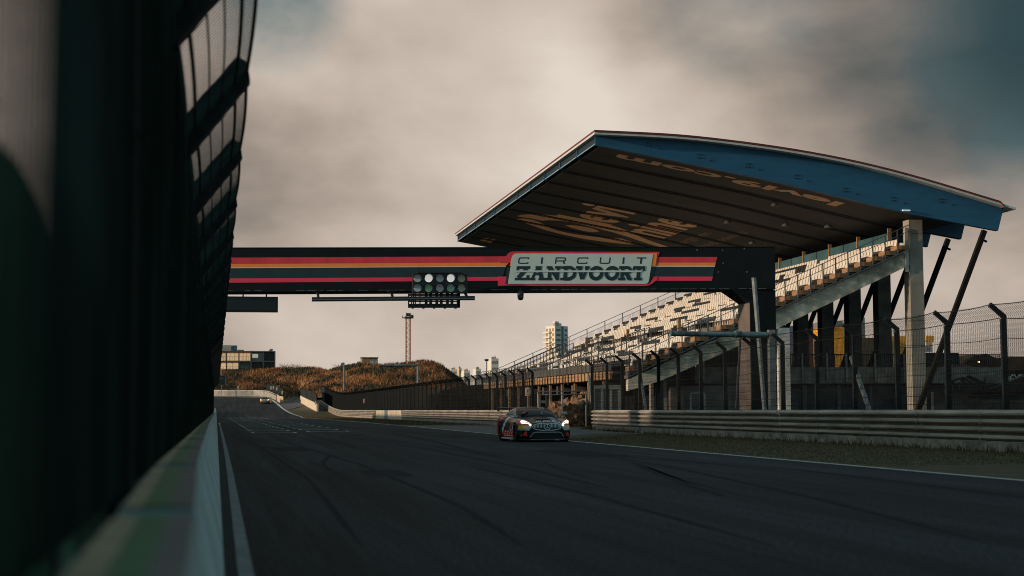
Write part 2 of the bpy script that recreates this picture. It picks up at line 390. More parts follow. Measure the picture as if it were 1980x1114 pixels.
# ---------------------------------------------------------------- catch fence above the pit wall
FENCE = mat('dark_fence_steel', (.012,.015,.016), .8, 0, spec=.15, var=.3, scale=5)
CLOTH = mat('dark_green_screen', (.030,.060,.052), .9, var=.6, scale=1.6, col2=(.040,.17,.085), thr=(.42,.62), stretch=(1,1.4,.35), bump=.3, bscale=3)
cf = thing('catch_fence', 'tall dark debris fence leaning out over the track above the white pit wall', 'fence', loc=(-.42,0,0))
BX, BZ, OX, OZ = -.33, 4.1, .28, 4.8
ps = []
y = 1.35
while y < 205:
    p = MB(); z = gz(0,y)
    p.bar((BX-.05,y,z),(BX-.05,y,z+BZ), .10, .16, up=(0,1,0))
    a = MB(); a.prism([(BX-.10,y-.12,z+BZ-.22),(BX+.02,y-.12,z+BZ-.22),(OX+.04,y-.12,z+OZ-.10),(OX+.01,y-.12,z+OZ+.10),(OX-.10,y-.12,z+OZ+.16),(BX-.10,y-.12,z+BZ+.12)], (0,.24,0))
    if len(ps) < 60:
        po = p.build('post', FENCE, cf); a.build('bracket', FENCE, po).matrix_parent_inverse = Matrix()
    ps.append(y); y += 5.15
wm = MB()
y = .7
while y < 205:
    z = gz(0,y); st = .088 if y < 5.2 else (.12 if y < 60 else .25); r = (.0056 if y < 5.2 else .0055) if y < 60 else .008
    def sagx(u): return .035*sin(u*pi)
    ph = ((y-1.35) % 5.15)/5.15
    bow = .05*sin(ph*pi)
    wm.wire((BX,y,z+.9),(BX+bow*.4,y,z+BZ), r); wm.wire((BX+bow*.4,y,z+BZ),(OX+bow*.5,y,z+OZ-bow*.3), r)
    y += st
for fr in (0, .13, .35, .57, .80, 1.0):
    X0 = BX+(OX-BX)*fr; Z0 = BZ+(OZ-BZ)*fr; rr = .014 if fr in (.13,.80,1.0) else .007
    pts = []; y = .7
    while y < 205:
        ph = ((y-1.35) % 5.15)/5.15; bow = .05*sin(ph*pi)
        pts.append((X0+bow*(.4+.1*fr), y, Z0-bow*.3*fr+gz(0,y))); y += .64375
    wm.tube(pts, rr*1.4, 5)
for zz in (2.3,3.3,3.8):
    wm.tube([(BX,y_,zz+gz(0,y_)) for y_ in range(1,205,4)], .009, 4)
wm.build('wire_mesh', mat('green_coated_wire', (.019,.037,.032), .85, 0, spec=.1, var=.5, scale=1.2, stretch=(1,1,.4)), cf)
cl = MB(); ny = 60
for j in range(ny+1):
    yy = 4.5+(205-4.5)*(j/ny)**1.6
    for zz in (.62,1.8,2.7,3.6,4.02):
        cl.v.append((BX-.09+.012*sin(yy*3+zz*2), yy, zz+gz(0,yy)))
for j in range(ny):
    for i in range(4): cl.f.append((j*5+i,(j+1)*5+i,(j+1)*5+i+1,j*5+i+1)); cl.m.append(0)
cl.build('windbreak_cloth', CLOTH, cf)
c2 = MB()
for j in range(13):
    for i in range(5): c2.v.append((BX-.12+.012*sin(j*1.3), .9+j*.32, .4+i*.335+(.04*sin(j*.9)-.03*max(0,j-9) if i == 4 else 0)))
for j in range(12):
    for i in range(4): c2.f.append((j*5+i,(j+1)*5+i,(j+1)*5+i+1,j*5+i+1)); c2.m.append(0)
tag(c2.build('banner', mat('green_banner', (.03,.13,.065), .9, var=.6, scale=1.5, stretch=(1,2,.6)), cf), 'sagging dark green banner tied low on the near end of the fence')

# ---------------------------------------------------------------- pit building left of the fence
pb = thing('pit_building', 'low dark pit building with a railed roof seen through the fence on the left', 'building', loc=(-16,40,0))
b = MB(); b.box(-34,-15,-60,67,0,7.1); b.box(-34,-15.8,-60,67,7.1,7.6); b.build('wall', mat('dark_cladding', (.016,.022,.024), .8, var=.3, scale=.4), pb)
b = MB()
for k in range(31): b.box(-15.1,-15.0,-58+k*4,-58+k*4+.08,7.1,8.4)
for zz in (7.7,8.05,8.4): b.box(-15.09,-15.03,-60,67,zz,zz+.05)
b.build('roof_railing', FENCE, pb)
for k in range(12):
    b = MB(); b.box(-15.0,-14.96,-50+k*9.6,-50+k*9.6+5,.1,3.6); b.build('garage_door', mat('garage_door', (.03,.05,.05), .5, var=.3, scale=1), pb)
for k in range(12):
    b = MB(); b.box(-15.0,-14.96,-50+k*9.6,-50+k*9.6+6.6,4.2,5.6); b.build('window', mat('dark_glass', (.012,.02,.024), .15, var=.2), pb)

# ---------------------------------------------------------------- gantry over the track
GY, GT0, GT1 = 69.0, 8.44, 8.62
NAVY = mat('gantry_black', (.005,.008,.010), .6, spec=.2, var=.25, scale=1.2)
gan = thing('overhead_gantry', 'black steel gantry with red and orange stripes spanning the whole track', 'gantry', loc=(24.9,70,0))
def gpos(x, h, dy=0.0):  # x across the track, h height above the lower edge (0..1.93), face plane slightly skewed
    u = (x-.2)/24.15
    return Vector((x, 71.0-2.0*u+dy, 6.50+.19*u+h))
gx0, gx1 = -2.5, 25.5
def gbox(mb, xa, xb, h0, h1, d0, d1):
    v = [gpos(xa,h0,d0),gpos(xb,h0,d0),gpos(xb,h0,d1),gpos(xa,h0,d1),gpos(xa,h1,d0),gpos(xb,h1,d0),gpos(xb,h1,d1),gpos(xa,h1,d1)]
    mb.add(v, [(0,3,2,1),(4,5,6,7),(0,1,5,4),(1,2,6,5),(2,3,7,6),(3,0,4,7)])
bm_ = MB(); gbox(bm_, gx0, 25.46, .02, 1.945, 0, 1.7)
gbox(bm_, gx0, 25.46, -.02, .02, -.03, 1.73); gbox(bm_, gx0, 25.46, 1.945, 1.975, -.03, 1.73)
bm_.build('beam', NAVY, gan)
lg = MB(); p0 = gpos(24.25,0).y; lg.box(24.25,25.49,p0-.006,p0+1.69,0,6.66)
lg.prism([(24.25,p0+.01,6.66),(24.25,p0+.01,6.1),(23.4,p0+.01,6.66)], (0,1.65,0))
lg.build('leg', NAVY, gan)
lg = MB(); lg.box(24.23,24.246,p0+.03,p0+1.66,0,6.05); lg.build('leg_side_panel', mat('leg_brown_steel', (.13,.10,.085), .6, var=.3, scale=.7), gan)
lg = MB(); lg.box(-3.6,-2.5,71.2,72.9,0,8.4); lg.build('leg', NAVY, gan)
edge = MB()
for k in range(60):
    xa = gx0+k*.46; edge_h = .0
    if random.random() < .8: gbox(edge, xa, xa+.46*random.uniform(.5,1), .015, .03, -.04, -.031)
edge.build('worn_edge', GALV, gan)
RED = mat('stripe_red', (.66,.040,.070), .5, var=.16, scale=1.5, stretch=(1,1,.2)); ORA = mat('stripe_orange', (.95,.26,.045), .5, var=.05); IVO = mat('stripe_ivory', (.72,.66,.56), .5, var=.05)
PINK = mat('stripe_crimson', (.80,.045,.10), .5, var=.05); TEALN = mat('stripe_navy', (.010,.030,.040), .5, var=.15)
def gq(px, py): # point on the gantry face as (x,h)
    d = ray(px,py); t = 71.0/d.y
    for _ in range(20):
        X = d.x*t; u = (X-.2)/24.15; Y = 71.0-2.0*u; t = Y/d.y
    X = d.x*t; u = (X-.2)/24.15; return (X, CAMZ+d.z*t-(6.50+.19*u))
def gface(mb, pts, d=-.012, th=.008):
    P = [gpos(*gq(*p), d) for p in pts]; mb.prism(P, (0,th,0))
def stripe(name, m_, pts, d=-.012):
    b = MB(); gface(b, pts, d); b.build(name, m_, gan)
XL = 395
stripe('red_stripe', RED, [(XL,498.6),(990,495.8),(984,507.8),(XL,511)])
stripe('orange_stripe', ORA, [(XL,511),(984,507.8),(978,514.6),(XL,517.6)])
stripe('ivory_stripe', IVO, [(XL,517.6),(978,514.6),(978,515.8),(XL,519.0)])
stripe('navy_stripe', TEALN, [(XL,519.0),(978,515.8),(972,535.5),(XL,538.8)])
stripe('crimson_stripe', PINK, [(XL,538.8),(972,535.5),(971,542.8),(XL,547.2)])
stripe('red_stripe', RED, [(1270,497),(1387,497),(1384,508),(1267,508)])
stripe('orange_stripe', ORA, [(1262,508),(1384,508),(1382.5,514),(1259,514)])
stripe('ivory_stripe', IVO, [(1259,514),(1382.5,514),(1382,516),(1258,516)])
stripe('navy_stripe', TEALN, [(1250,516),(1382,516),(1378,535),(1250,535)])
stripe('crimson_stripe', PINK, [(1262,535),(1378.5,535),(1376,543),(1262,543)])
# circuit sign, traced at 6.19 px per source pixel
def Zs(x, y): return (970+x/6.1875, 480+y/6.1875)
sg = thing('circuit_sign', 'pale sign board reading CIRCUIT ZANDVOORT fixed to the gantry face', 'sign', loc=tuple(gpos(18,.8)))
def sface(name, m_, pts, d, th=.01):
    b = MB(); P = [gpos(*gq(*Zs(*p)), d) for p in pts]; b.prism(P, (0,th,0)); return b.build(name, m_, sg)
def rounded(pts, rad):   # pts: list of (x,y,r)
    out = []; n = len(pts)
    for i, (x,y,r) in enumerate(pts):
        if r == 0: out.append((x,y)); continue
        p = Vector((x,y)); a = (Vector(pts[i-1][:2])-p).normalized()*r; c = (Vector(pts[(i+1) % n][:2])-p).normalized()*r
        for k in range(7):
            t_ = k/6; out.append(tuple((p+a)*(1-t_)**2+p*2*t_*(1-t_)+(p+c)*t_*t_))
    return out
sface('red_border', RED, rounded([(20,100,0),(48,100,8),(92,40,45),(1890,45,0),(1868,105,0),(1845,175,0),(100,175,0),(-20,175,0)],0), -.030)
sface('orange_border', ORA, rounded([(95,213,0),(130,62,55),(1858,60,0),(1845,172,0),(1835,213,0)],0), -.042)
sface('crimson_border', PINK, rounded([(-40,340,0),(60,340,0),(44,430,0),(1760,430,60),(1822,345,20),(1860,345,0),(1860,392,20),(1838,392,0),(1770,452,60),(-48,452,0)],0), -.030)
sface('navy_shadow', TEALN, rounded([(60,224,0),(1790,224,0),(1822,224,0),(1800,345,30),(1755,430,60),(50,432,0)],0), -.034)
BOARD = mat('sign_pale_blue', (.52,.64,.62), .5, var=.05, scale=1)
sface('board', BOARD, rounded([(72,428,0),(130,68,50),(1808,74,0),(1752,428,45)],0), -.056)
LET = mat('sign_lettering', (.010,.028,.036), .5, var=.1)
lt = MB(); cnt = [0]
def spt(x, y, d): return gpos(*gq(*Zs(x,y)), d)
def ribbon(pts, w, closed=False, d=-.060):
    cnt[0] += 1; d -= cnt[0]*.0003; pts = [Vector(p) for p in pts]; n = len(pts); L_, R_ = [], []
    for i, p in enumerate(pts):
        a = pts[i-1] if (i > 0 or closed) else p; c = pts[(i+1) % n] if (i < n-1 or closed) else p
        d1 = (p-a).normalized() if (p-a).length else (c-p).normalized(); d2 = (c-p).normalized() if (c-p).length else d1
        t_ = (d1+d2).normalized(); nrm = Vector((-t_.y,t_.x)); k = w/2/max(.35,nrm.dot(Vector((-d1.y,d1.x)))); L_.append(p+nrm*k); R_.append(p-nrm*k)
    vs = [spt(q.x,q.y,d) for q in L_+R_]; m2 = n if closed else n-1
    lt.add(vs, [(i,(i+1)%n,(i+1)%n+n,i+n) for i in range(m2)])
def box2(x0,y0,x1,y1,sh):   # sheared box; sh maps y to x offset
    cnt[0] += 1; d = -.060-cnt[0]*.0003
    lt.add([spt(x0+sh(y0),y0,d),spt(x1+sh(y0),y0,d),spt(x1+sh(y1),y1,d),spt(x0+sh(y1),y1,d)], [(0,1,2,3)])
sh = lambda y: (385-y)*.10
top, bot = 118, 182
for ch, x in (('C',198),('I',465),('R',640),('C',902),('U',1172),('I',1440),('T',1605)):
    o = lambda u, v_: (x+u*112+(bot-v_)*.14, v_)
    if ch == 'C': ribbon([o(1,top+14),o(1,top),o(.12,top),o(0,top+10),o(0,bot-10),o(.1,bot),o(.97,bot),o(1,bot-14)], 14)
    if ch == 'I': ribbon([(x+8+9,top-7),(x+8,bot+7)], 20)
    if ch == 'R': ribbon([o(0,bot+7),o(0,top),o(.92,top),o(1,top+8),o(1,top+26),o(.9,top+36),o(.1,top+36)], 14); ribbon([o(.8,top+40),o(.97,bot+7)], 18)
    if ch == 'U': ribbon([o(0,top-7),o(0,bot-10),o(.1,bot),o(.9,bot),o(1,bot-10),o(1,top-7)], 14)
    if ch == 'T': ribbon([o(-.02,top),o(1,top)], 14); ribbon([o(.48,top),o(.48,bot+7)], 20)
T0, B0 = 216, 386
def S2(x, y): return (x+sh(y), y)
def bx(x0,y0,x1,y1): box2(x0,y0,x1,y1,sh)
def rb(pts, w, closed=False): ribbon([S2(*p) for p in pts], w, closed)
# Z
bx(160,T0,322,T0+34); bx(160,T0+20,192,T0+56); rb([(285,T0+30),(190,B0-30)],50); bx(152,B0-32,322,B0); bx(288,B0-62,322,B0)
# A
rb([(415,T0+6),(355,B0-8)],30); rb([(425,T0+6),(478,B0-8)],48); bx(385,T0,462,T0+24); bx(375,300,470,326); bx(318,B0-30,395,B0); bx(435,B0-30,512,B0)
# N
bx(540,T0,585,B0); rb([(560,T0+12),(665,B0-14)],46); bx(640,T0,678,B0); bx(518,T0,580,T0+30); bx(618,T0,690,T0+30); bx(512,B0-30,600,B0)
# D
bx(728,T0,772,B0); bx(695,T0,780,T0+32); bx(695,B0-32,780,B0); rb([(740,T0+16),(805,T0+17),(850,T0+45),(862,301),(850,B0-45),(805,B0-17),(740,B0-16)],40)
# V
rb([(905,T0+8),(958,B0-14)],50); rb([(1010,T0+8),(962,B0-14)],34); bx(868,T0,948,T0+30); bx(975,T0,1032,T0+30)
# O O
for cx in (1118,1306):
    rb([(cx+66*cos(a*pi/12), 301+66*sin(a*pi/12)) for a in range(24)], 44, True)
# R
bx(1410,T0,1452,B0); bx(1386,T0,1460,T0+32); bx(1386,B0-32,1470,B0); rb([(1420,T0+16),(1495,T0+17),(1522,T0+40),(1522,T0+62),(1495,T0+84),(1430,T0+86)],34); rb([(1480,T0+84),(1522,B0-12)],46); bx(1500,B0-30,1548,B0)
# T
bx(1555,T0,1695,T0+34); bx(1550,T0+14,1578,T0+58); bx(1670,T0+14,1696,T0+58); bx(1602,T0,1646,B0); bx(1576,B0-32,1668,B0)
lt.build('lettering', LET, sg)
cnt[0] += 3
st_ = MB(); d = -.060-cnt[0]*.0003-.003; st_.add([spt(150,268,d),spt(1670,268,d),spt(1668,288,d),spt(147,288,d)], [(0,1,2,3)]); st_.build('lettering_slot', BOARD, sg)
# small bolts and lamps on the black end of the gantry
for i, (px,py) in enumerate([(1348,483.5),(1397,484),(1398,509),(1389,526),(1444,526),(1439,481)]):
    b = MB(); c = gpos(*gq(px,py),-.03); b.disc(c,.035,1,8,.02); b.build('bolt', GALV, gan)

# start lights
YL = 70.0
def gl(px, py, Y=69.4): return aY(px,py,Y)
slt = thing('start_lights', 'black panel of ten round start lamps hanging in front of the gantry', 'traffic light', loc=tuple(gl(850,545)))
hb = MB(); a = gl(797.5,530); c = gl(902.5,567.5)
hb.box(a.x,c.x,69.2,69.6,c.z,a.z)
a = gl(805,526); c = gl(893,530); hb.box(a.x,c.x,69.15,69.5,c.z,a.z)
hb.build('housing', BLACK, slt)
COLS = [[(.50,.52,.54),(.85,.80,.76),(.50,.52,.54),(.85,.80,.76),(.42,.41,.27)],[(.48,.54,.56),(.28,.50,.28),(.50,.50,.48),(.36,.52,.42),(.44,.41,.32)]]
PX = [[807.5,829,850.5,871.5,892.5],[807.5,829,850.5,871.5,892.5]]
for r_ in range(2):
    for k in range(5):
        cc = COLS[r_][k]; b = MB(); c = gl(PX[r_][k],[538,556.7][r_],69.16); b.disc(c,.175,1,28,.04)
        lit = cc[0] > .8
        lo = b.build('lamp', mat('lamp_%d%d' % (r_,k), cc, .35, var=.25, scale=14, emit=.55 if cc[0] > .8 else .03), slt)
        if lit: tag(lo, 'pale bright lamp')
        b = MB(); n = 24
        ring = [(c.x+.19*cos(2*pi*i/n), 69.0, c.z+.19*sin(2*pi*i/n)) for i in range(n//2+1)]
        for i in range(len(ring)-1):
            p, q = ring[i], ring[i+1]; b.add([p,q,(q[0],69.2,q[2]),(p[0],69.2,p[2])], [(0,1,2,3)])
        b.build('visor', BLACK, lo)
fr = MB()
for px in (790,796,799.5,803): 
    a = gl(px,566,69.7); c = gl(px,593,69.7); fr.bar(a,c,.05)
for k in range(5):
    for px in (812+k*20.6, 824+k*20.6):
        if px < 892: a = gl(px,566,69.7); c = gl(px,594,69.7); fr.bar(a,c,.13 if px > 813 else .05,.05)
for py in (570.5,583,589.5,593.5):
    a = gl(789,py,69.72); c = gl(889,py,69.72); fr.bar(a,c,.06,.09 if py != 583 else .05)
a = gl(887,566,69.7); c = gl(887,594,69.7); fr.bar(a,c,.12,.05)
for k in range(5): a = gl(798+k*20.7,594,69.7); c = gl(798+k*20.7,597,69.7); fr.bar(a,c,.10,.05)
fr.build('hanging_frame', BLACK, slt)
lb = thing('light_rail', 'long thin black rail hung under the gantry across the start lamps', 'rail', loc=tuple(gl(760,578)))
b = MB(); a = gl(603,579,69.0); c = gl(918,576.5,69.0); b.bar(a,c,.10,.19); b.build('rail', BLACK, lb)
b = MB(); a = gl(603,579.5,68.9); c = gl(918,577,68.9); b.bar(a,c,.05,.03); b.build('trim', GALV, lb)
for px in (616,760,904):
    b = MB(); a = gl(px,578,69.2); c = a.copy(); c.z = gpos(a.x,0).z-.02; b.bar(a,(c.x,c.y+.9,c.z),.10,.10)
    b.box(a.x-.14,a.x+.14,c.y+.4,c.y+1.1,c.z-.06,c.z); b.build('hanger', BLACK, lb)
# display hanging at the left, camera at the sign
b = MB(); a = aY(415,573.5,71.5); c = aY(537,604,71.5); b.box(a.x-2,c.x,71.3,71.7,c.z,a.z)
db = thing('display_board', 'blank black display board hanging under the left end of the gantry', 'display', loc=(a.x,71.5,c.z))
b.build('housing', BLACK, db)
b = MB(); b.box(a.x-1.95,c.x-.06,71.27,71.3,c.z+.06,a.z-.06); b.build('screen', mat('screen_off', (.010,.013,.014), .25), db)
b = MB()
for px in (430,470,515):
    q = aY(px,575,71.5); b.box(q.x-.03,q.x+.03,71.4,71.6,q.z-.05,gpos(q.x,0).z-.02)
b.build('hanger', BLACK, db)
cc_ = thing('dome_camera', 'small black surveillance camera under the gantry below the sign', 'camera', loc=tuple(aY(1006.5,570,69.6)))
q = aY(1006.5,572,69.6)
b = MB(); b.tube([(q.x,q.y,q.z+.22),(q.x,q.y,q.z+.12),(q.x,q.y,q.z-.10),(q.x,q.y,q.z-.2)],[.10,.15,.14,.09],14); b.box(q.x-.05,q.x+.05,q.y-.05,q.y+.05,q.z+.2,q.z+.33); b.build('camera_body', BLACK, cc_)
b = MB(); b.disc((q.x+.02,q.y-.16,q.z-.06),.03,1,10,.03); b.build('lens', GALV, cc_)
# ---------------------------------------------------------------- grandstand
YN, YF = 95.0, 142.0
NR = 22; DX = .86; DZ = .375; X0, Z0 = 25.3, 3.55
gsnd = thing('grandstand', 'large covered grandstand with cream seats under a blue cantilever roof', 'grandstand', loc=(35,118,0))
BLUE = mat('roof_blue', (.014,.10,.20), .55, var=.12, scale=1.2, stretch=(.4,1,2.5))
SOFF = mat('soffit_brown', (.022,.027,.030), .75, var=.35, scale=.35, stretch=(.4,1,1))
RIB = mat('rib_dark', (.008,.008,.008), .8, var=.3, spec=.2)
LOGO = mat('logo_tan', (.74,.46,.25), .6, var=.08, scale=1)
def interp(P, x):
    if x <= P[0][0]: (a,b),(c,d) = P[0],P[1]
    elif x >= P[-1][0]: (a,b),(c,d) = P[-2],P[-1]
    else:
        for (a,b),(c,d) in zip(P,P[1:]):
            if a <= x <= c: break
    return b+(d-b)*(x-a)/(c-a)
def smoothP(P, n=25):   # catmull-rom so that the roof is a real curve
    xs_ = [P[0][0]+(P[-1][0]-P[0][0])*i/n for i in range(n+1)]; ys_ = [interp(P,x) for x in xs_]
    for _ in range(4): ys_ = [ys_[0]]+[(a+2*b+c)/4 for a,b,c in zip(ys_,ys_[1:],ys_[2:])]+[ys_[-1]]
    return list(zip(xs_,ys_))
TOPP = smoothP([(22.76,18.22),(28.5,18.13),(34.72,17.55),(39.5,16.85),(43.7,15.95),(50.3,14.2)])
BOTP = smoothP([(22.9,17.55),(27.9,16.68),(34.69,15.50),(43.64,13.62),(49.85,12.62)])
rf = MB()
NRX = 26; TX = [22.76+(50.79-22.76)*i/NRX for i in range(NRX+1)]
rv = [(x, yy, interp(TOPP,x)-dz) for yy in (92.9,150.4) for dz in (.14,.0) for x in TX]; n1 = NRX+1
rf.add(rv, [(i,i+1,i+1+n1*k2,i+n1*k2) for k2 in (2,) for i in range(NRX)]+[(n1+i,n1+i+1,3*n1+i+1,3*n1+i) for i in range(NRX)]+[(i,i+1,n1+i+1,n1+i) for i in range(NRX)]+[(2*n1+i,2*n1+i+1,3*n1+i+1,3*n1+i) for i in range(NRX)]+[(0,n1,3*n1,2*n1),(NRX,n1+NRX,3*n1+NRX,2*n1+NRX)])
roof = rf.build('roof', mat('roof_edge_white', (.55,.56,.55), .6, var=.1), gsnd)
def sub(mb, name, m_, par=None):
    o = mb.build(name, m_); par = par or roof; o.parent = par; o.matrix_parent_inverse = Matrix(); return o
rt = MB(); off = .10
rt.add([(x+(0 if x<50 else -.8), yy, interp(TOPP,x)+dz) for yy in (92.86,150.44) for dz in (.005,.125) for x in TX], [(n1+i,n1+i+1,3*n1+i+1,3*n1+i) for i in range(NRX)]+[(i,i+1,n1+i+1,n1+i) for i in range(NRX)]+[(2*n1+i,2*n1+i+1,3*n1+i+1,3*n1+i) for i in range(NRX)]+[(0,n1,3*n1,2*n1),(NRX,n1+NRX,3*n1+NRX,2*n1+NRX)])
sub(rt, 'roof_sheet', mat('roof_red_brown', (.13,.022,.018), .7, var=.2))
NG = 12; SP = (150.0-93.5)/(NG-1)
for k in range(NG):
    yy = 93.5+k*SP; gd = MB(); n = 24
    xs_ = [22.95+(50.25-22.95)*i/n for i in range(n+1)]
    top_ = [(x,interp(TOPP,x)-.145) for x in xs_]; b_ = [(22.95+(49.83-22.95)*i/n) for i in range(n+1)]; bo_ = [(x,interp(BOTP,x)) for x in b_]
    th = .12
    vs = [(x,yy,z) for x,z in top_]+[(x,yy,z) for x,z in bo_]+[(x,yy+th,z) for x,z in top_]+[(x,yy+th,z) for x,z in bo_]; m2 = n+1
    fs = [(i,i+1,m2+i+1,m2+i) for i in range(n)]+[(2*m2+i,2*m2+i+1,3*m2+i+1,3*m2+i) for i in range(n)]+[(m2+i,m2+i+1,3*m2+i+1,3*m2+i) for i in range(n)]+[(0,m2,3*m2,2*m2),(n,m2+n,3*m2+n,2*m2+n),]
    gd.add(vs, fs)
    o = sub(gd, 'girder', BLUE)
    fl = MB(); vs = []
    for (x,z) in bo_: vs += [(x,yy-.02,z-.012),(x,yy+.36,z-.012),(x,yy-.02,z+.02),(x,yy+.36,z+.02)]
    fl.add(vs, [(4*i,4*i+1,4*i+5,4*i+4) for i in range(n)]+[(4*i+2,4*i+3,4*i+7,4*i+6) for i in range(n)]+[(4*i,4*i+2,4*i+6,4*i+4) for i in range(n)]+[(4*i+1,4*i+3,4*i+7,4*i+5) for i in range(n)])
    sub(fl, 'flange', RIB if k else BLUE)  # farther flanges black: the shade below the girders is painted in
    if k == 0:
        bl = MB()
        for px,py in [(1255,280),(1352,302),(1446,320),(1540,342),(1634,367),(1727,385),(1820,388)]:
            for dx in (-3,3):
                for dy in (-3,3):
                    c = aY(px+dx,py+dy,93.5); bl.disc((c.x,93.46,c.z),.045,1,8,.05)
            c = aY(px+22,py+8,93.5); bl.disc((c.x,93.46,c.z),.05,1,8,.05)
        sub(bl, 'bolts', BLACK)
        lm = MB(); c = aY(1752,407,93.4); lm.box(c.x-.25,c.x+.25,93.3,93.48,c.z-.04,c.z+.04); sub(lm, 'strip_lamp', mat('lamp_white', (.8,.9,.85), .4, emit=.25))
# soffit panels between the girders
SOFOFF = .035
def sz(x): return interp(BOTP,x)+SOFOFF
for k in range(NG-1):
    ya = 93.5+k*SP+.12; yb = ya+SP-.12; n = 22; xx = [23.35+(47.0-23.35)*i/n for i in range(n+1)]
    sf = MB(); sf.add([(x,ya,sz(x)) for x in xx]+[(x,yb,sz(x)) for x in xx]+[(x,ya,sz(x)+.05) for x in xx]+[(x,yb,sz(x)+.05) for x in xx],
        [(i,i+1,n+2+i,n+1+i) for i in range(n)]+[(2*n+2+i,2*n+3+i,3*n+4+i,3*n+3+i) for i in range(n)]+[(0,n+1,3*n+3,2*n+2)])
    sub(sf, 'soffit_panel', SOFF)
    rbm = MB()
    for yb_ in (ya+.62,):      # thin black strip beside each girder: shadow line of the ribs, painted
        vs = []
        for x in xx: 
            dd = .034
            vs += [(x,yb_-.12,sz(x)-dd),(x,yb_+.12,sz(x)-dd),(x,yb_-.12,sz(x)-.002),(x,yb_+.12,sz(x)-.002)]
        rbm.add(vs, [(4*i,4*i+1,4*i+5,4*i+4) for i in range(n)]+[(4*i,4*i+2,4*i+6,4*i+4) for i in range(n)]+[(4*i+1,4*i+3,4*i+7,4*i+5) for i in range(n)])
    sub(rbm, 'rib_shadow_strip', RIB) if k else None
    # blue front upstand of each bay with pale rails
    fr_ = MB(); fr_.box(23.05,23.09,ya,yb,17.62,18.05); sub(fr_, 'front_panel', mat('front_navy', (.008,.02,.035), .6))
    fr_ = MB(); fr_.box(22.98,23.04,ya,yb,17.58,17.64); sub(fr_, 'front_rail', mat('front_pale_blue', (.20,.36,.45), .5))
# wiring and lettering under the roof
def onsof(px, py, o=.30):
    d = ray(px,py); t_ = 60.0; f_ = lambda t_: CAMZ+d.z*t_-(sz(d.x*t_)-.02)
    while t_ < 330:
        if d.x*t_ > 23.2 and f_(t_) < 0 <= f_(t_+1): break
        t_ += 1
    lo, hi = t_, t_+1
    for _ in range(25):
        m_ = (lo+hi)/2
        if f_(m_) < 0: lo = m_
        else: hi = m_
    return Vector((d.x*lo, d.y*lo, CAMZ+d.z*lo))
def below(v, dz=.014): return Vector((v.x, v.y, sz(v.x)-dz))
def sofpoly(mb, pts, fnx):
    P = [below(onsof(*fnx(*p))) for p in pts]; mb.add(P, [tuple(range(len(P)))])
ZA = lambda x, y: (980+x/4.125, 370+y/4.125)
lo_ = MB()
sofpoly(lo_, [(80,198),(120,188),(180,184),(300,186),(400,194),(500,209),(600,227),(700,244),(800,262),(880,286),(950,310),(1020,342),(1080,370),(1180,408),(1290,444),(1215,443),(1130,418),(1050,393),(980,368),(900,345),(840,326),(780,312),(700,290),(600,266),(510,246),(420,235),(340,232),(280,235),(180,215),(120,206)], ZA)
sofpoly(lo_, [(75,222),(120,218),(160,220),(220,233),(270,250),(310,272),(350,295),(420,318),(500,336),(600,352),(700,363),(800,373),(920,378),(985,400),(1050,424),(980,424),(900,418),(800,407),(700,393),(600,378),(500,357),(400,335),(300,308),(220,280),(150,255)], ZA)
sofpoly(lo_, [(465,272),(510,270),(560,275),(620,284),(680,296),(715,309),(738,322),(690,326),(640,322),(580,309),(520,293)], ZA)
def levitext(mb, s, Ya, Yb, Xa, Xb, off=.02):   # reads towards -Y, letter tops towards the track
    text_to(mb, s, lambda x, y: below(Vector((Xb-y, Ya-x, 0))), (Ya-Yb, Xb-Xa), off=off, res=6)
levitext(lo_, 'levi', 123.6, 114.9, 27.0, 31.5, .028); levitext(lo_, 'nine', 124.2, 114.2, 32.3, 36.3, .028)
logo = sub(lo_, 'roof_logo', LOGO)
lo_ = MB(); levitext(lo_, 'surge rein', 124.6, 116.9, 37.3, 38.3, .01); levitext(lo_, 'through tadeep rai', 124.9, 112.9, 38.9, 39.9, .01)
sub(lo_, 'roof_tagline', mat('logo_dull', (.20,.15,.10), .7))
lo_ = MB()     # reads towards -X, letter tops away from the near girder
text_to(lo_, 'levi9.com', lambda x, y: below(Vector((39.95-x, 94.95+y, 0))), (15.1, 1.75), off=.035, res=6)
sub(lo_, 'roof_web_address', LOGO)
lo_ = MB(); QA = lambda x, y: (925+x/23.3, 440+y/23.3)
sofpoly(lo_, [(70,600),(250,470),(480,490),(340,650)], QA); sofpoly(lo_, [(350,655),(500,560),(640,520),(780,545),(550,700)], QA)
sub(lo_, 'roof_mark', LOGO)
for (X,Y) in [(37,100),(40,106),(37,110),(42,103),(41,116)]:
    lm = MB(); z = sz(X); lm.tube([(X,Y,z-.02),(X,Y,z-.12),(X,Y,z-.25)],[.10,.24,.30],10); sub(lm, 'ceiling_lamp', mat('lamp_shade_dark', (.05,.055,.055), .6))
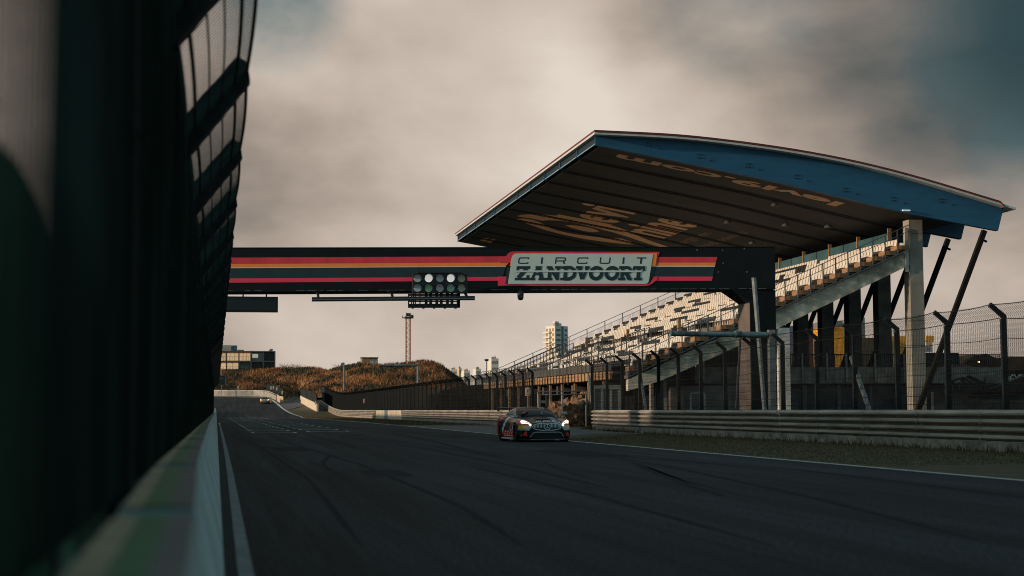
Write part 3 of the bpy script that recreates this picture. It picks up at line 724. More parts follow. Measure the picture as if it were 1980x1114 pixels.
# struts and roof frames
for k in range(NG):
    yy = 93.56+k*SP+.02; s_ = MB(); s_.bar((48.95,yy+.1,12.62),(43.7,yy+.1,.2),.30,.30,up=(0,1,0)); s_.bar((48.6,yy+.1,12.1),(49.1,yy+.1,11.9),.12); 
    s_.build('strut', RIB, gsnd)
    p_ = MB(); py_ = 95.0+k*SP*.99+(0)
    p_.box(44.33,45.27,py_,py_+.9,0,13.42 if k == 0 else 11.6); p_.box(44.13,44.31,py_+.05,py_+.15,10.0,12.9) if k == 0 else None
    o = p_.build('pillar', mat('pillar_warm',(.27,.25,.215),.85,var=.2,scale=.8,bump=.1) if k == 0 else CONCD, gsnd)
    if k == 0:
        q = MB()
        for zz in (2.5,5.2,6.8,12.5): q.box(44.32,45.28,94.985,95.9,zz,zz+.03)
        q.build('joint_lines', CONCD, gsnd)
        q = MB(); q.box(43.98,44.2,94.9,95.0,10.0,12.85); q.build('white_post', CONCP, gsnd)
# raking beams under the seating
def deckz(x): return Z0+DZ*(x-X0)/DX
for k in range(10):
    yy = YN+k*5.15
    b = MB(); T = lambda x: 7.40+.436*(x-35.2)
    b.prism([(25.3,yy,T(25.3)-.1),(35.2,yy,T(35.2)),(44.3,yy,T(44.3)),(44.3,yy,T(44.3)-.95),(36.02,yy,6.65),(35.2,yy,6.25),(27.5,yy,2.95),(25.3,yy,2.3)], (0,.55,0))
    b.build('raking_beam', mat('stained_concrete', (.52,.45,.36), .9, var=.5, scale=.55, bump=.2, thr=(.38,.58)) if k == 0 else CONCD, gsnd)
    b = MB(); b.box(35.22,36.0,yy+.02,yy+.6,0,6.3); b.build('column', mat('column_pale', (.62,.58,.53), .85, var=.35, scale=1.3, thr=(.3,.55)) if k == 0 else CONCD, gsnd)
    b = MB(); b.box(27.1,27.6,yy+.03,yy+.5,0,3.0); b.build('column', RIB, gsnd)  # shade under the seating put into this near-black colour
for k in range(11):
    b = MB(); b.box(24.75,24.93,99.2+k*4.2,99.4+k*4.2,0,3.0); b.build('front_column', mat('ochre_column', (.36,.23,.13), .8, var=.25), gsnd)
# stepped deck
dk = MB(); ends = MB(); step = MB()
for r in range(NR):
    x = X0+r*DX; z = Z0+r*DZ
    dk.box(x,x+DX+.06,YN+.02,YF,z-.14,z); dk.box(x,x+.08,YN+.02,YF,z-DZ-.12,z-.141)
    ends.box(x+.07,x+DX-.05,YN-.25,YN+.9,z+.003,z+.27)
dk.build('deck', CONCD, gsnd); ends.build('row_end_box', mat('plywood_orange', (.30,.155,.075), .8, var=.35, scale=2.5, stretch=(3,1,8)), gsnd)
AIS = [(108.3,109.6),(122.3,123.6),(136.0,137.2)]
def seat_bm(mb, x, y, z):
    # back shell and seat pan, seen from the track
    w = .40
    mb.prism([(x+.50,y,z+.34),(x+.60,y,z+.80),(x+.66,y,z+.80),(x+.56,y,z+.34)], (0,w,0))
    mb.prism([(x+.12,y,z+.40),(x+.52,y,z+.36),(x+.52,y,z+.30),(x+.12,y,z+.35)], (0,w,0))
    mb.box(x+.44,x+.52,y+.16,y+.26,z,z+.31)
def dark(r, y):
    if r < 9: a = [(99.5,105.5),(112,118),(127,133)]; s = (r*2.7) % 6; return any(p+s-3 < y < q+s-3-(r % 3) for p,q in a) and r % 2 == 0 or (r in (1,5) and 126 < y < 134)
    a = [(98.5+(r-9)*.8,103+(r-9)*.85),(112.0+(r % 5)*1.3,116.5+(r % 5)*1.3),(126.0-(r % 3)*1.2,129.5-(r % 3)*1.2),(138.2,141.2)]
    return any(p < y < q for p,q in a) and (r % 2 == 0 or y > 137)
seats = []
for r in range(NR):
    x = X0+r*DX; z = Z0+r*DZ; y = YN+1.0+.02
    while y < YF-.6:
        if not any(a-.42 < y < b for a,b in AIS) and not (6 <= r <= 7):
            if not (r < 6 and int(y) % 14 in (9,)): seats.append((r,x,y,z))
        y += .52
seats.sort(key=lambda s: s[1]**2+s[2]**2)
near = seats[:100]
pw, pk = None, None
for (r,x,y,z) in near:
    dkk = dark(r,y); pr = pk if dkk else pw
    if pr is None:
        mb = MB(); seat_bm(mb,0,0,0); o = mb.build('seat', SEATK if dkk else SEATW, gsnd); pr = o
        if dkk: pk = o
        else: pw = o
        o.matrix_parent_inverse = parent_inv(gsnd); o.location = (x,y,z)
    else:
        o = pr.copy(); C.objects.link(o); o.location = (x,y,z)
    if dkk: tag(o, 'black seat')
sw = MB()
for (r,x,y,z) in seats[100:]:
    sw.mi = 1 if dark(r,y) else 0; seat_bm(sw,x,y,z)
tag(sw.build('seat_rows', [SEATW,SEATK], gsnd), kind='stuff')
# aisle steps
st2 = MB()
for a,b_ in AIS:
    for r in range(NR): st2.box(X0+r*DX-.32,X0+r*DX-.001,a+.15,b_-.15,Z0+(r-1)*DZ+.002,Z0+(r-1)*DZ+.19)
st2.build('aisle_steps', WOODO, gsnd)
# vomitory boxes between lower and upper tiers
for y in (101.5,115,128.5):
    b = MB(); x = X0+6*DX; z = Z0+6*DZ; b.box(x+.1,x+.3,y,y+.25,z,z+1.4); b.build('tier_post', WOODO, gsnd); b = MB(); b.box(x+.1,x+1.2,y+1.6,y+1.85,z,z+.9); b.build('tier_box', CONCD, gsnd)
# railings
rl = MB()
def slope_rail(y, r0, r1, dx=0, h=1.05, bal=True, t=.05):
    xa = X0+r0*DX+dx; za = Z0+r0*DZ; xb = X0+r1*DX+dx; zb = Z0+r1*DZ
    rl.bar((xa,y,za+h),(xb,y,zb+h),t); rl.bar((xa,y,za+h*.68),(xb,y,zb+h*.68),t*.75)
    if bal: rl.bar((xa,y,za+.08),(xb,y,zb+.08),t*.6)
    for r in range(r0, r1+1):
        x = X0+r*DX+dx; z = Z0+r*DZ
        if bal == 2 or r % (1 if not bal else 2) == 0: rl.bar((x,y,z-.3),(x,y,z+h),t*1.3)
        if bal and r < r1:
            for q in range(1,8): rl.bar((x+DX*q/8,y,z+DZ*q/8+.08),(x+DX*q/8,y,z+DZ*q/8+h*.68),t*.3)
slope_rail(YN-.33, 0, 22, h=1.25, bal=False)
rl.bar((X0,YN-.33,Z0-.35),(X0+22*DX,YN-.33,Z0+22*DZ-.35),.08)
slope_rail(YF-.05, -1, 22, h=1.3)
for (a,b_) in AIS:
    slope_rail(a-.05, -1, 6, h=1.2, bal=False, t=.045); slope_rail(b_+.05, -1, 6, h=1.2, bal=False, t=.045)
for y in (101.8,115.3,129,134.5): slope_rail(y, -1, 5, h=1.3, bal=False, t=.045)
for y0_,y1_ in ((96,108),(110,122),(124,135.8)):   # rail in front of the upper tier
    x = X0+8*DX-.1; z = Z0+7*DZ
    rl.bar((x,y0_+2.5,z+.95),(x,y1_-2.5,z+.95),.045)
    for q in range(6): yq = y0_+2.5+(y1_-y0_-5)*q/5; rl.bar((x,yq,z),(x,yq,z+.95),.045)
rl.build('stair_railing', mat('rail_grey', (.10,.115,.125), .5, .4, var=.2), gsnd)
fr2 = MB(); xf = 24.36
fr2.bar((xf,YN+.5,4.66),(xf,YF+3.2,4.66),.06); fr2.bar((xf,YN+.5,4.34),(xf,YF+3.2,4.34),.03)
y = YN+.5
while y < YF+3.2: fr2.bar((xf-.03,y,3.55),(xf-.03,y,4.66),.05); y += 1.16
fr2.build('front_railing', GALV, gsnd)
f3 = MB(); f3.box(24.42,24.5,YN+1.2,YF+3.2,3.62,4.12); f3.box(24.5,25.35,YN+.6,YF+3.2,3.40,3.52); f3.build('fascia_panel', mat('fascia_brown', (.06,.055,.050), .8, var=.3, scale=1.0, stretch=(1,.5,1)), gsnd)
f4 = MB()
y = YN+1.3
while y < YF+3: f4 = MB(); f4.box(24.44,24.60,y,y+.62,3.05,3.56); f4.build('joist_end', WOODO, gsnd); y += 1.0
f5 = MB(); f5.box(24.62,25.3,YN+1.2,YF+3.2,3.0,3.38); f5.box(30.0,30.3,YN+2,YF,0,5.4); f5.build('under_beam', RIB, gsnd)  # near-black colour paints the shade between the joist ends
# glass screen behind the last row, rear posts
gsn = MB(); xr = X0+22*DX+.05; zr = Z0+21*DZ; y = YN+3
while y < YF: gsn.box(xr,xr+.04,y,y+2.5,zr,zr+1.45); y += 2.6
gsn.build('glass_screen', mat('teal_glass', (.035,.085,.10), .25, var=.25, scale=.5), gsnd)
gp_ = MB(); y = YN+3
while y < YF: gp_.box(xr-.1,xr+.16,y-.09,y,zr,zr+1.75); y += 5.2
gp_.build('screen_post', WOODO, gsnd)
# walkway parapet in the near end
wk = thing('walkway', 'raised concrete walkway with dark railing running behind the stand columns', 'walkway', loc=(38,98,0))
b = MB(); b.box(36.2,52,97.6,97.9,2.78,3.86); b.box(30.0,35.0,97.6,97.9,2.78,3.86); b.build('parapet', mat('walkway_concrete', (.20,.175,.15), .9, var=.4, scale=1.5), wk)
b = MB(); b.box(28.5,52,97.9,104,2.8,3.1); b.build('slab', CONCD, wk)
b = MB(); b.box(28.9,52,97.95,98.2,0,2.78); b.build('wall_below', mat('dark_block_wall', (.045,.045,.044), .9, var=.4, scale=1), wk)
b = MB()
for xa, xb in ((30.0,35.1),(36.3,52)):
    b.bar((xa,97.55,4.70),(xb,97.55,4.70),.06); b.bar((xa,97.55,3.93),(xb,97.55,3.93),.04)
    x = xa
    while x < xb: b.bar((x,97.55,3.93),(x,97.55,4.70),.035); x += .14
b.bar((27.2,97.5,3.1),(30.2,97.5,4.7),.07); b.bar((27.2,97.5,2.9),(30.2,97.5,4.3),.05)
b.build('railing', FENCE, wk)
for px in (1400,1360,1551,1599,1692,1636,1748): 
    b = MB(); q = aY(px,700,97.45); b.bar((q.x,97.45,2.9),(q.x,97.45,4.75),.12); b.build('railing_post', GALV, wk)
for (xa,xb,za,zb) in ((36.2,37.6,.2,1.6),(37.9,38.2,0,2.7),(40.3,40.55,0,2.7),(42.6,42.8,0,2.7)): b = MB(); b.box(xa,xb,97.85,97.94,za,zb); b.build('wall_panel', mat('wall_frame_grey', (.075,.08,.08), .7), wk)
# small walls below the front of the stand
for nm, lab, (pa,pb,pt,pbm,Y_,m_) in (('block_wall','grey block wall of three slabs behind the right fence',(1146,1200,748,828,93.5,'a')),('block_wall','rough concrete wall under the low end of the raking beam',(1258,1290,736,826,95.8,'b')),('block_wall','dark wall with pale door frame behind the gantry leg',(1296,1440,746,826,96.5,'c'))):
    b = MB(); A_ = aY(pa,pt,Y_); B_ = aY(pb,pbm,Y_); b.box(A_.x,B_.x,Y_,Y_+.4,0,A_.z)
    w_ = tag(b.build(nm, {'a': mat('slab_grey',(.15,.14,.125),.9,var=.3,scale=2,stretch=(6,1,1)),'b':CONC,'c':CONCD}[m_]), lab, 'wall')
    if m_ == 'a':
        q = MB()
        for k in range(4):
            c = A_.x+(B_.x-A_.x)*(k+.0)/3.2; q.box(c,c+.12,Y_-.05,Y_,0,A_.z-.02)
        q.box(A_.x-.05,B_.x+.05,Y_-.06,Y_-.001,A_.z-.15,A_.z+.1); q.build('slab_post', CONC, w_)
    if m_ == 'c':
        q = MB(); 
        for pxx in (1335,1362): c = aY(pxx,770,Y_); q.box(c.x-.06,c.x+.06,Y_-.05,Y_,0,2.1)
        c0 = aY(1335,758,Y_); c1 = aY(1362,758,Y_); q.box(c0.x,c1.x,Y_-.05,Y_,2.1,2.2); q.build('door_frame', CONCP, w_)
# ---------------------------------------------------------------- guardrails
ARM = mat('armco_steel', (.42,.36,.30), .5, .1, var=.3, scale=1.1, col2=(.54,.47,.39), stretch=(1,.4,3), bump=.08, bscale=8)
ARMD = mat('armco_shaded_web', (.07,.062,.053), .8, var=.35, scale=2)  # shade under each ridge, painted as a darker web colour
BASEC = mat('rail_base_concrete', (.25,.215,.18), .9, var=.4, scale=2.2, bump=.2)
PROF = []
for k in range(4):
    z0 = .29+k*.21
    PROF += [(.0,z0),(-.012,z0+.035),(-.11,z0+.075),(-.115,z0+.125),(-.02,z0+.165),(.0,z0+.18)]
PROF = PROF[:-1]+[(-.02,1.105),(.03,1.12),(.04,1.09)]
def guardrail(name, label, path, seg, base=True):
    g_ = thing(name, label, 'guardrail', loc=(path[0][0]+.1, path[0][1], gz(*path[0])))
    L_ = [0]
    for a,b in zip(path,path[1:]): L_.append(L_[-1]+math.dist(a,b))
    def at(s):
        for i in range(len(path)-1):
            if s <= L_[i+1] or i == len(path)-2:
                u = (s-L_[i])/(L_[i+1]-L_[i]); a, b = path[i], path[i+1]; d = Vector((b[0]-a[0],b[1]-a[1],0)).normalized()
                return Vector((a[0]+(b[0]-a[0])*u, a[1]+(b[1]-a[1])*u, 0)), d
    s = 0; k = 0
    while s < L_[-1]-.5:
        e_ = min(s+seg, L_[-1]); b = MB(); vs = []; m_ = len(PROF); nn = 3
        for j in range(nn+1):
            p, d = at(s+(e_-s)*j/nn); a = Vector((d.y,-d.x,0)); o = -.004 if j == 0 else (.004 if j == nn else 0)
            jz = random.uniform(-.004,.004)
            for (q,z) in PROF: vs.append(p+a*(q+o)+Vector((0,0,z+jz+gz(p.x,p.y))))
        b.add(vs, [(j*m_+i,j*m_+i+1,(j+1)*m_+i+1,(j+1)*m_+i) for j in range(nn) for i in range(m_-1)])
        p, d = at(s+.12)
        a = Vector((d.y,-d.x,0))
        for kk in range(4):
            for zz in (.05,.14):
                c = p-a*.06+Vector((0,0,.29+kk*.21+zz+gz(p.x,p.y))); b.box(c.x-.05,c.x+.0,c.y-.02,c.y+.02,c.z-.018,c.z+.018)
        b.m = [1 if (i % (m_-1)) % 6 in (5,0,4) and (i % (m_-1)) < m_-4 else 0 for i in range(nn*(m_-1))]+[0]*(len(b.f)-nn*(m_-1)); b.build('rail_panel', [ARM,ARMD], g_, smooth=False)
        q = MB(); p, d = at(s+.02); q.box(p.x+.05,p.x+.17,p.y-.06,p.y+.06,gz(p.x,p.y)+.2,1.08+gz(p.x,p.y)); q.build('rail_post', GALV, g_)
        s = e_; k += 1
    if base:
        b = MB(); vs = []; n = int(L_[-1]/2)
        for j in range(n+1):
            p, d = at(L_[-1]*j/n); a = Vector((d.y,-d.x,0)); z = gz(p.x,p.y)
            for (q,zz) in ((-.10,-.05),(-.08,.27),(.22,.27),(.24,-.05)): vs.append(p+a*q+Vector((0,0,z+zz)))
        b.add(vs, [(j*4+i,j*4+i+1,(j+1)*4+i+1,(j+1)*4+i) for j in range(n) for i in range(3)]+[(0,1,2,3),(4*n+3,4*n+2,4*n+1,4*n)])
        b.build('concrete_base', BASEC, g_)
    return g_
def arc(P): return resample(P, 3)
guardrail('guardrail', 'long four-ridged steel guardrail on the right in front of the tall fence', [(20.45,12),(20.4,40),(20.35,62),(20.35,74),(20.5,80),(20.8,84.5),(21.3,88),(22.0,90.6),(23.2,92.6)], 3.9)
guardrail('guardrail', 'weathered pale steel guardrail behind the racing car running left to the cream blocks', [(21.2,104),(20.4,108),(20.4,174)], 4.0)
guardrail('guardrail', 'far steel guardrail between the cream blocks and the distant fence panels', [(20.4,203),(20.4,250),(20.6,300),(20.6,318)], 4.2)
CREAM = mat('cream_block', (.60,.50,.38), .8, var=.15, scale=1.2)
bw = thing('block_barrier', 'cream concrete barrier blocks with a blue block in the middle of the far guardrail', 'barrier', loc=(20.4,188,0))
for i in range(14):
    y = 174.3+i*2.02; b = MB(); b.box(20.28,20.6,y,y+1.99,0,1.10)
    o = b.build('block', mat('blue_block', (.16,.21,.22), .7) if i in (7,8) else CREAM, bw)
    if i in (7,8): tag(o, 'grey-blue block')

# ---------------------------------------------------------------- right-hand catch fences
FX = 21.35
FST = mat('fence_post_blue', (.010,.015,.019), .8, 0, spec=.12, var=.3, scale=3, col2=(.018,.026,.031))
WIRE = mat('fence_wire', (.007,.0085,.0095), .8, 0, spec=.15, var=.3)
def catch_fence(name, label, y0, n, sp, mesh_to, dense):
    f_ = thing(name, label, 'fence', loc=(FX, y0, gz(FX,y0)))
    pr = None
    for k in range(n):
        y = y0+k*sp; z = gz(FX,y)
        if pr is None:
            p = MB(); p.bar((0,0,0),(0,0,3.62),.16,.10); p.prism([(.06,-.05,3.56),(-.42,-.05,3.97),(-.36,-.05,4.07),(.08,-.05,3.72)],(0,.10,0)); p.box(-.1,-.03,-.03,.03,.5,.6)
            pr = p.build('post', FST, f_); pr.location = (FX,y,z); o = pr
        else:
            o = pr.copy(); C.objects.link(o); o.location = (FX,y,z)
        o.rotation_euler = (random.uniform(-.006,.006), random.uniform(-.006,.006), 0)
    w = MB(); y1 = y0+(n-1)*sp
    def P(y, h):
        z = gz(FX,y)
        if h > 3.65: u = (h-3.65)/.45; return (FX-.06-.36*u, y, z+3.65+.38*u)
        return (FX-.07, y, z+h)
    ks = int((y1-y0)/sp)
    for k in range(ks):
        for hh, r in ((4.08,.012),(3.65,.012),(3.1,.009),(2.6,.009),(2.2,.008),(1.85,.008),(1.55,.008),(1.3,.008),(1.1,.006)):
            ya = y0+k*sp; sag = random.uniform(.03,.10) if hh > 2.3 else random.uniform(.01,.04); pts = []
            for j in range(7):
                u = j/6; q = P(ya+sp*u, hh); pts.append((q[0], q[1], q[2]-sag*4*u*(1-u)))
            w.tube(pts, r*(1 if y0 < 100 else 1.6), 4, cap=False)
    # chain link: steep crossing wires, or vertical ones further off
    st = .11 if y0 < 100 else .22; y = y0; r = .0042 if y0 < 100 else .012
    while y < y1-.2:
        for s_ in ((.10,-.10) if y0 < 100 else (0,)):
            ya = y+(0 if s_ > 0 else .10)
            hs = [0.9,1.7,2.5,3.2,3.65,4.05] if y0 < 100 else [.3,3.65,4.05]
            if y0 < 100:
                m2 = 20; pts = []
                for j in range(m2+1):
                    h = .95+(4.05-.95)*j/m2; pts.append(P(ya+(.055 if j % 2 else 0)*(1 if s_ > 0 else -1)-(0 if s_ > 0 else .045), h))
                for a_, b_ in zip(pts, pts[1:]): w.wire(a_, b_, r)
            else:
                for a_, b_ in zip(hs, hs[1:]): w.wire(P(y,a_), P(y,b_), r)
        y += st
    w.build('wire_mesh', WIRE, f_)
    return f_
nf = catch_fence('catch_fence', 'tall blue-grey catch fence with cranked posts standing behind the right guardrail', 39.9-3.45*7, 22, 3.45, 95, False)
for (pa,pb) in (((1646,690),(1687,795)),((1236,712),(1251,795)),((1139,726),(1147,795))):
    a = aX(*pa,FX+.1); c = aX(*pb,FX+.1); b = MB(); b.bar(a,(a.x,c.y,max(.0,c.z-.3)),.12,.12); b.build('diagonal_brace', GALV, nf)
ff = catch_fence('catch_fence', 'dark catch fence stretching away behind the far guardrail to the dunes', 105.6, 62, 3.45, 300, True)
DS = mat('fence_dark_screen', (.003,.006,.008), .9, var=.4, scale=.5, stretch=(1,3,.3))
b = MB()
for j in range(56):
    y = 160+j*2.95; z = gz(FX,y); b.add([(FX+.05,y,z+.4),(FX+.05,y+2.9,gz(FX,y+2.9)+.4),(FX+.05,y+2.9,gz(FX,y+2.9)+3.6),(FX+.05,y,z+3.6)], [(0,1,2,3)])
b.build('dark_screen', DS, ff)
def plate(px, py, X, w, h, name, label, red=True):
    c = aX(px,py,X); b = MB(); b.box(c.x-.03,c.x,c.y-w/2,c.y+w/2,c.z-h/2,c.z+h/2) if X < 0 else b.box(c.x-w/2,c.x+w/2,c.y-.03,c.y,c.z-h/2,c.z+h/2)
    o = tag(b.build(name, IVO), label, 'sign')
    if red:
        b = MB(); b.box(c.x-w*.2,c.x-w*.02,c.y-.045,c.y-.031,c.z-.05,c.z+h*.33); b.box(c.x-w*.2,c.x+w*.2,c.y-.045,c.y-.031,c.z-h*.1,c.z-.0); b.box(c.x-w*.25,c.x+w*.15,c.y-.045,c.y-.031,c.z-h*.4,c.z-h*.27); b.build('red_marks', RED, o)
    return o
plate(1020,757.5,21.2,.30,.55,'safety_sign','white plate with red pictogram on the end post of the far fence')
plate(704.5,775.5,21.2,.36,.62,'safety_sign','small white and red plate on the dark fence above the cream blocks')
for i,(px,py,lab) in enumerate([(524,750,'leftmost tilted white plate on the short fence by the corner'),(528.5,749.5,'second white plate on the short fence by the corner'),(535.2,751.5,'third white plate on the short fence by the corner'),(545.8,759,'white plate on the right end of the short fence by the corner')]):
    q = aY(px,py,352-8*i); b = MB(); b.box(q.x-.13,q.x+.13,q.y-.03,q.y,q.z-.35,q.z+.35); tag(b.build('fence_plate', IVO), lab, 'sign', 'plates on the corner fence')
q = aY(460.5,749,392); b = MB(); b.box(q.x-.16,q.x+.16,q.y-.03,q.y,q.z-.3,q.z+.3); b.box(q.x-.03,q.x+.03,q.y-.0,q.y+.05,q.z-3,q.z+.1); tag(b.build('fence_plate', IVO), 'lone white plate on the fence above the far curve wall', 'sign')

b = MB(); P = [aY(*p,178) for p in ((842,800),(850,757),(880,748),(920,744),(970,742),(1010,744),(1045,748),(1060,800))]; b.prism(P,(0,10,0))
tag(b.build('scrub_bank', mat('scrub_dark',(.028,.018,.010),.95,var=.6,scale=.6,bump=.8,bscale=2)), 'dark scrubby bank behind the see-through part of the far fence', 'bank')
# pipe gantry with its post, and the leaning pole
TPIPE = mat('teal_pipe', (.085,.13,.145), .5, .3, var=.5, scale=2.2, thr=(.4,.6))
pg = thing('pipe_gantry', 'teal horizontal pipe carried on a short steel post behind the fence', 'pipe', loc=tuple(aY(1491,790,60.5)*1))
b = MB(); a = aY(1297,645,60.5); c = aY(1484,648,60.5); m_ = a.lerp(c,.66); b.tube([a,m_],.105,12); b.tube([m_,c],.125,12); b.tube([m_,m_+(c-m_)*.05],.16,12); b.tube([a-(c-a)*.002,a],.12,12); b.build('pipe', TPIPE, pg)
b = MB(); a = aY(1491,638,60.5); b.bar((a.x,60.5,0),(a.x,60.5,a.z),.26,.26); b.box(a.x-.2,a.x+.2,60.3,60.7,1.0,1.1); b.build('post', GALV, pg)
b = MB(); a = aY(1457.5,537,67.5); c = aY(1478,790,67.5); b.tube([a,c+(c-a)*.12],[.11,.10],10); tag(b.build('leaning_pole', GALV), 'long grey pole leaning against the black gantry leg', 'pole')
b = MB(); a = aY(1432,640,66.5); c = aY(1424,790,66.5); b.tube([a,c],.06,8); tag(b.build('leaning_pole', mat('dark_pole',(.03,.03,.03),.6)), 'thin dark pole standing left of the gantry leg', 'pole')

# temporary fence panels, earth heap
for (pa,pb,pt,Y_,lab) in ((1040,1134,758,101,'taller mesh site fence panel closing the gap under the stand'),(1041,1133,764,99,'lower mesh site fence panel closing the gap under the stand')):
    A_ = aY(pa,pt,Y_); B_ = aY(pb,pt-2,Y_); f_ = thing('site_fence', lab, 'fence', 'site fence panels in the gap', loc=(A_.x,Y_,0))
    b = MB(); b.tube([(A_.x,Y_,.05),A_,(A_.x+.02,Y_,A_.z)],.035,6); b.tube([A_,B_],.04,6); b.tube([B_,(B_.x,Y_,.05)],.035,6); b.tube([((A_.x+B_.x)/2,Y_,.05),((A_.x+B_.x)/2,Y_,A_.z)],.035,6); b.build('frame', GALV, f_)
    b = MB(); x = A_.x+.12
    while x < B_.x: b.wire((x,Y_,.1),(x,Y_,A_.z),.005); x += .13
    b.build('wire_mesh', WIRE, f_)
    b = MB(); c = aY(1050 if Y_ > 100 else 1122,777 if Y_ > 100 else 779,Y_-.05); b.box(c.x-.2,c.x+.2,c.y-.03,c.y,c.z-.09,c.z+.09); b.build('name_plate', GALV, f_)
SOIL = mat('earth_heap', (.19,.105,.055), .95, var=.45, scale=2.5, bump=.9, bscale=7)
def heap(label, px, py, Y_, rx, ry, h, seed):
    c = aY(px,py,Y_); rnd = random.Random(seed); bm = bmesh.new(); bmesh.ops.create_icosphere(bm, subdivisions=5, radius=1)
    from mathutils import noise
    for v in bm.verts:
        d = v.co.normalized(); n = noise.fractal(d*2.2+Vector((seed,0,0)),1,2,5)*.30+noise.noise(d*7+Vector((0,seed,0)))*.08+noise.noise(d*19+Vector((0,seed,0)))*.035
        k = 1+n; zz = max(0,d.z); v.co = Vector((c.x+d.x*rx*k, Y_+d.y*ry*k, (zz**1.25)*h*(1+n*1.1)-.02))
    me = bpy.data.meshes.new('earth_heap'); bm.to_mesh(me); bm.free(); me.materials.append(SOIL); o = bpy.data.objects.new('earth_heap', me); C.objects.link(o)
    return tag(o, label, 'earth heap', 'earth heaps in the gap')
heap('rounded brown earth heap just right of the racing car roof', 1088, 800, 103.5, 1.7, 1.8, 1.62, 3)
heap('higher orange-brown earth heap against the near fence end', 1122, 800, 105, 1.35, 2.2, 2.0, 8)
heap('low brown earth heap behind the car mirror', 1074, 810, 100.6, 1.2, 1.3, .7, 12)
# ---------------------------------------------------------------- far corner: wall, fences, dunes
cw = thing('corner_wall', 'low grey concrete wall with pale top edge around the far banked curve', 'wall', loc=tuple(gT(470,766.5)))
W0 = [gT(380,765.5),gT(440,766),gT(490,766.2),gT(512,766.8),gT(520,768),gT(527,771),gT(534,774)]
def run_wall(path, hs, th, mb, z0=-.3, nrm=(0,1,0)):
    n = Vector(nrm)*th; vs = []
    for p,h in zip(path,hs): vs += [p+Vector((0,0,z0)),p+Vector((0,0,h)),p+n+Vector((0,0,h)),p+n+Vector((0,0,z0))]
    k = len(path); mb.add(vs, [(4*j+i,4*j+(i+1)%4,4*j+4+(i+1)%4,4*j+4+i) for j in range(k-1) for i in range(4)]+[(0,1,2,3),(4*k-1,4*k-2,4*k-3,4*k-4)])
b = MB(); run_wall(W0,[1.25,1.25,1.22,1.15,1.1,1.05,1.0],.5,b); b.build('wall_body', CONC, cw)
b = MB(); run_wall([p+Vector((0,-.03,1.25-.02)) for p in W0],[.16,.16,.16,.13,.1,.08,.05],.56,b,z0=0); b.build('wall_cap', mat('pink_white_cap', (.62,.50,.44), .7, var=.2, scale=1.2), cw)
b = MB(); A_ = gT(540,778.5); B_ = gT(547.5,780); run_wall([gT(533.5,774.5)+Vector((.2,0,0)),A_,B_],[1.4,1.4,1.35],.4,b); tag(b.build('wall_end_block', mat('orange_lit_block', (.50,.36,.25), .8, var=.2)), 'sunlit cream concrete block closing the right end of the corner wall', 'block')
# fence above the corner wall
cfn = thing('corner_fence', 'thin dark fence standing behind the far curve wall', 'fence', loc=tuple(W0[2]+Vector((0,1,0))))
pth = [aY(400,749,400),aY(440,748.5,400),aY(490,748,398),aY(505,748.5,392),aY(515,744,385),aY(524,744,375),aY(534,746.5,362),aY(541,749.5,352),aY(546.5,753,344)]
b = MB(); b.tube(pth,.05,5)
for a,c in zip(pth,pth[1:]):
    for k in range(4):
        p = a.lerp(c,k/4); b.bar(p,(p.x,p.y,gz(p.x,p.y)),.08)
b.build('post_and_cable', FST, cfn)
b = MB(); q = pth[4:]
vs = []
for p in q: vs += [(p.x,p.y+.05,p.z),(p.x,p.y+.05,gz(p.x,p.y)+.3)]
b.add(vs,[(2*i,2*i+1,2*i+3,2*i+2) for i in range(len(q)-1)]); b.build('dark_screen', DS, cfn)
# second short fence on cream blocks
sf_ = thing('short_fence', 'short dark fence panel on a cream concrete base beside the service road', 'fence', loc=tuple(gT(583,779)))
bb = [gT(580.5,779),gT(592,785),gT(603,791),gT(612,796)]
b = MB(); run_wall(bb,[1.5,1.45,1.5,1.45],.35,b,nrm=(1,0,0)); b.build('concrete_base', CREAM, sf_)
tops = [(580.5,750.5),(592,753),(603,757),(612,762)]
b = MB(); vs = []
for p,t_ in zip(bb,tops):
    q = aY(*t_,p.y+.1); vs += [(p.x+.1,p.y+.1,p.z+1.4),(q.x,p.y+.1,q.z)]
b.add(vs,[(2*i,2*i+1,2*i+3,2*i+2) for i in range(3)]); b.build('dark_screen', DS, sf_)
b = MB(); b.tube([vs[1],vs[3],vs[5],vs[7]],.06,5); [b.bar(vs[2*i],vs[2*i+1],.12) for i in range(4)]; b.build('frame', FST, sf_)
q = aY(610,779,bb[3].y-.3); b = MB(); b.box(q.x-.12,q.x+.12,q.y-.03,q.y,q.z-.35,q.z+.35); tag(b.build('fence_plate', IVO), 'white plate on the right end of the short cream-based fence', 'sign')
# dark dirt tracks and boards at the opening
b = MB(); P = [gT(*p) for p in ((560,779),(568,773),(575,768.5),(570,768),(562,772),(552,778))]; b.add([(p.x,p.y,p.z+.05) for p in P],[tuple(range(6))]); struct(b,'dirt_path',SAND)

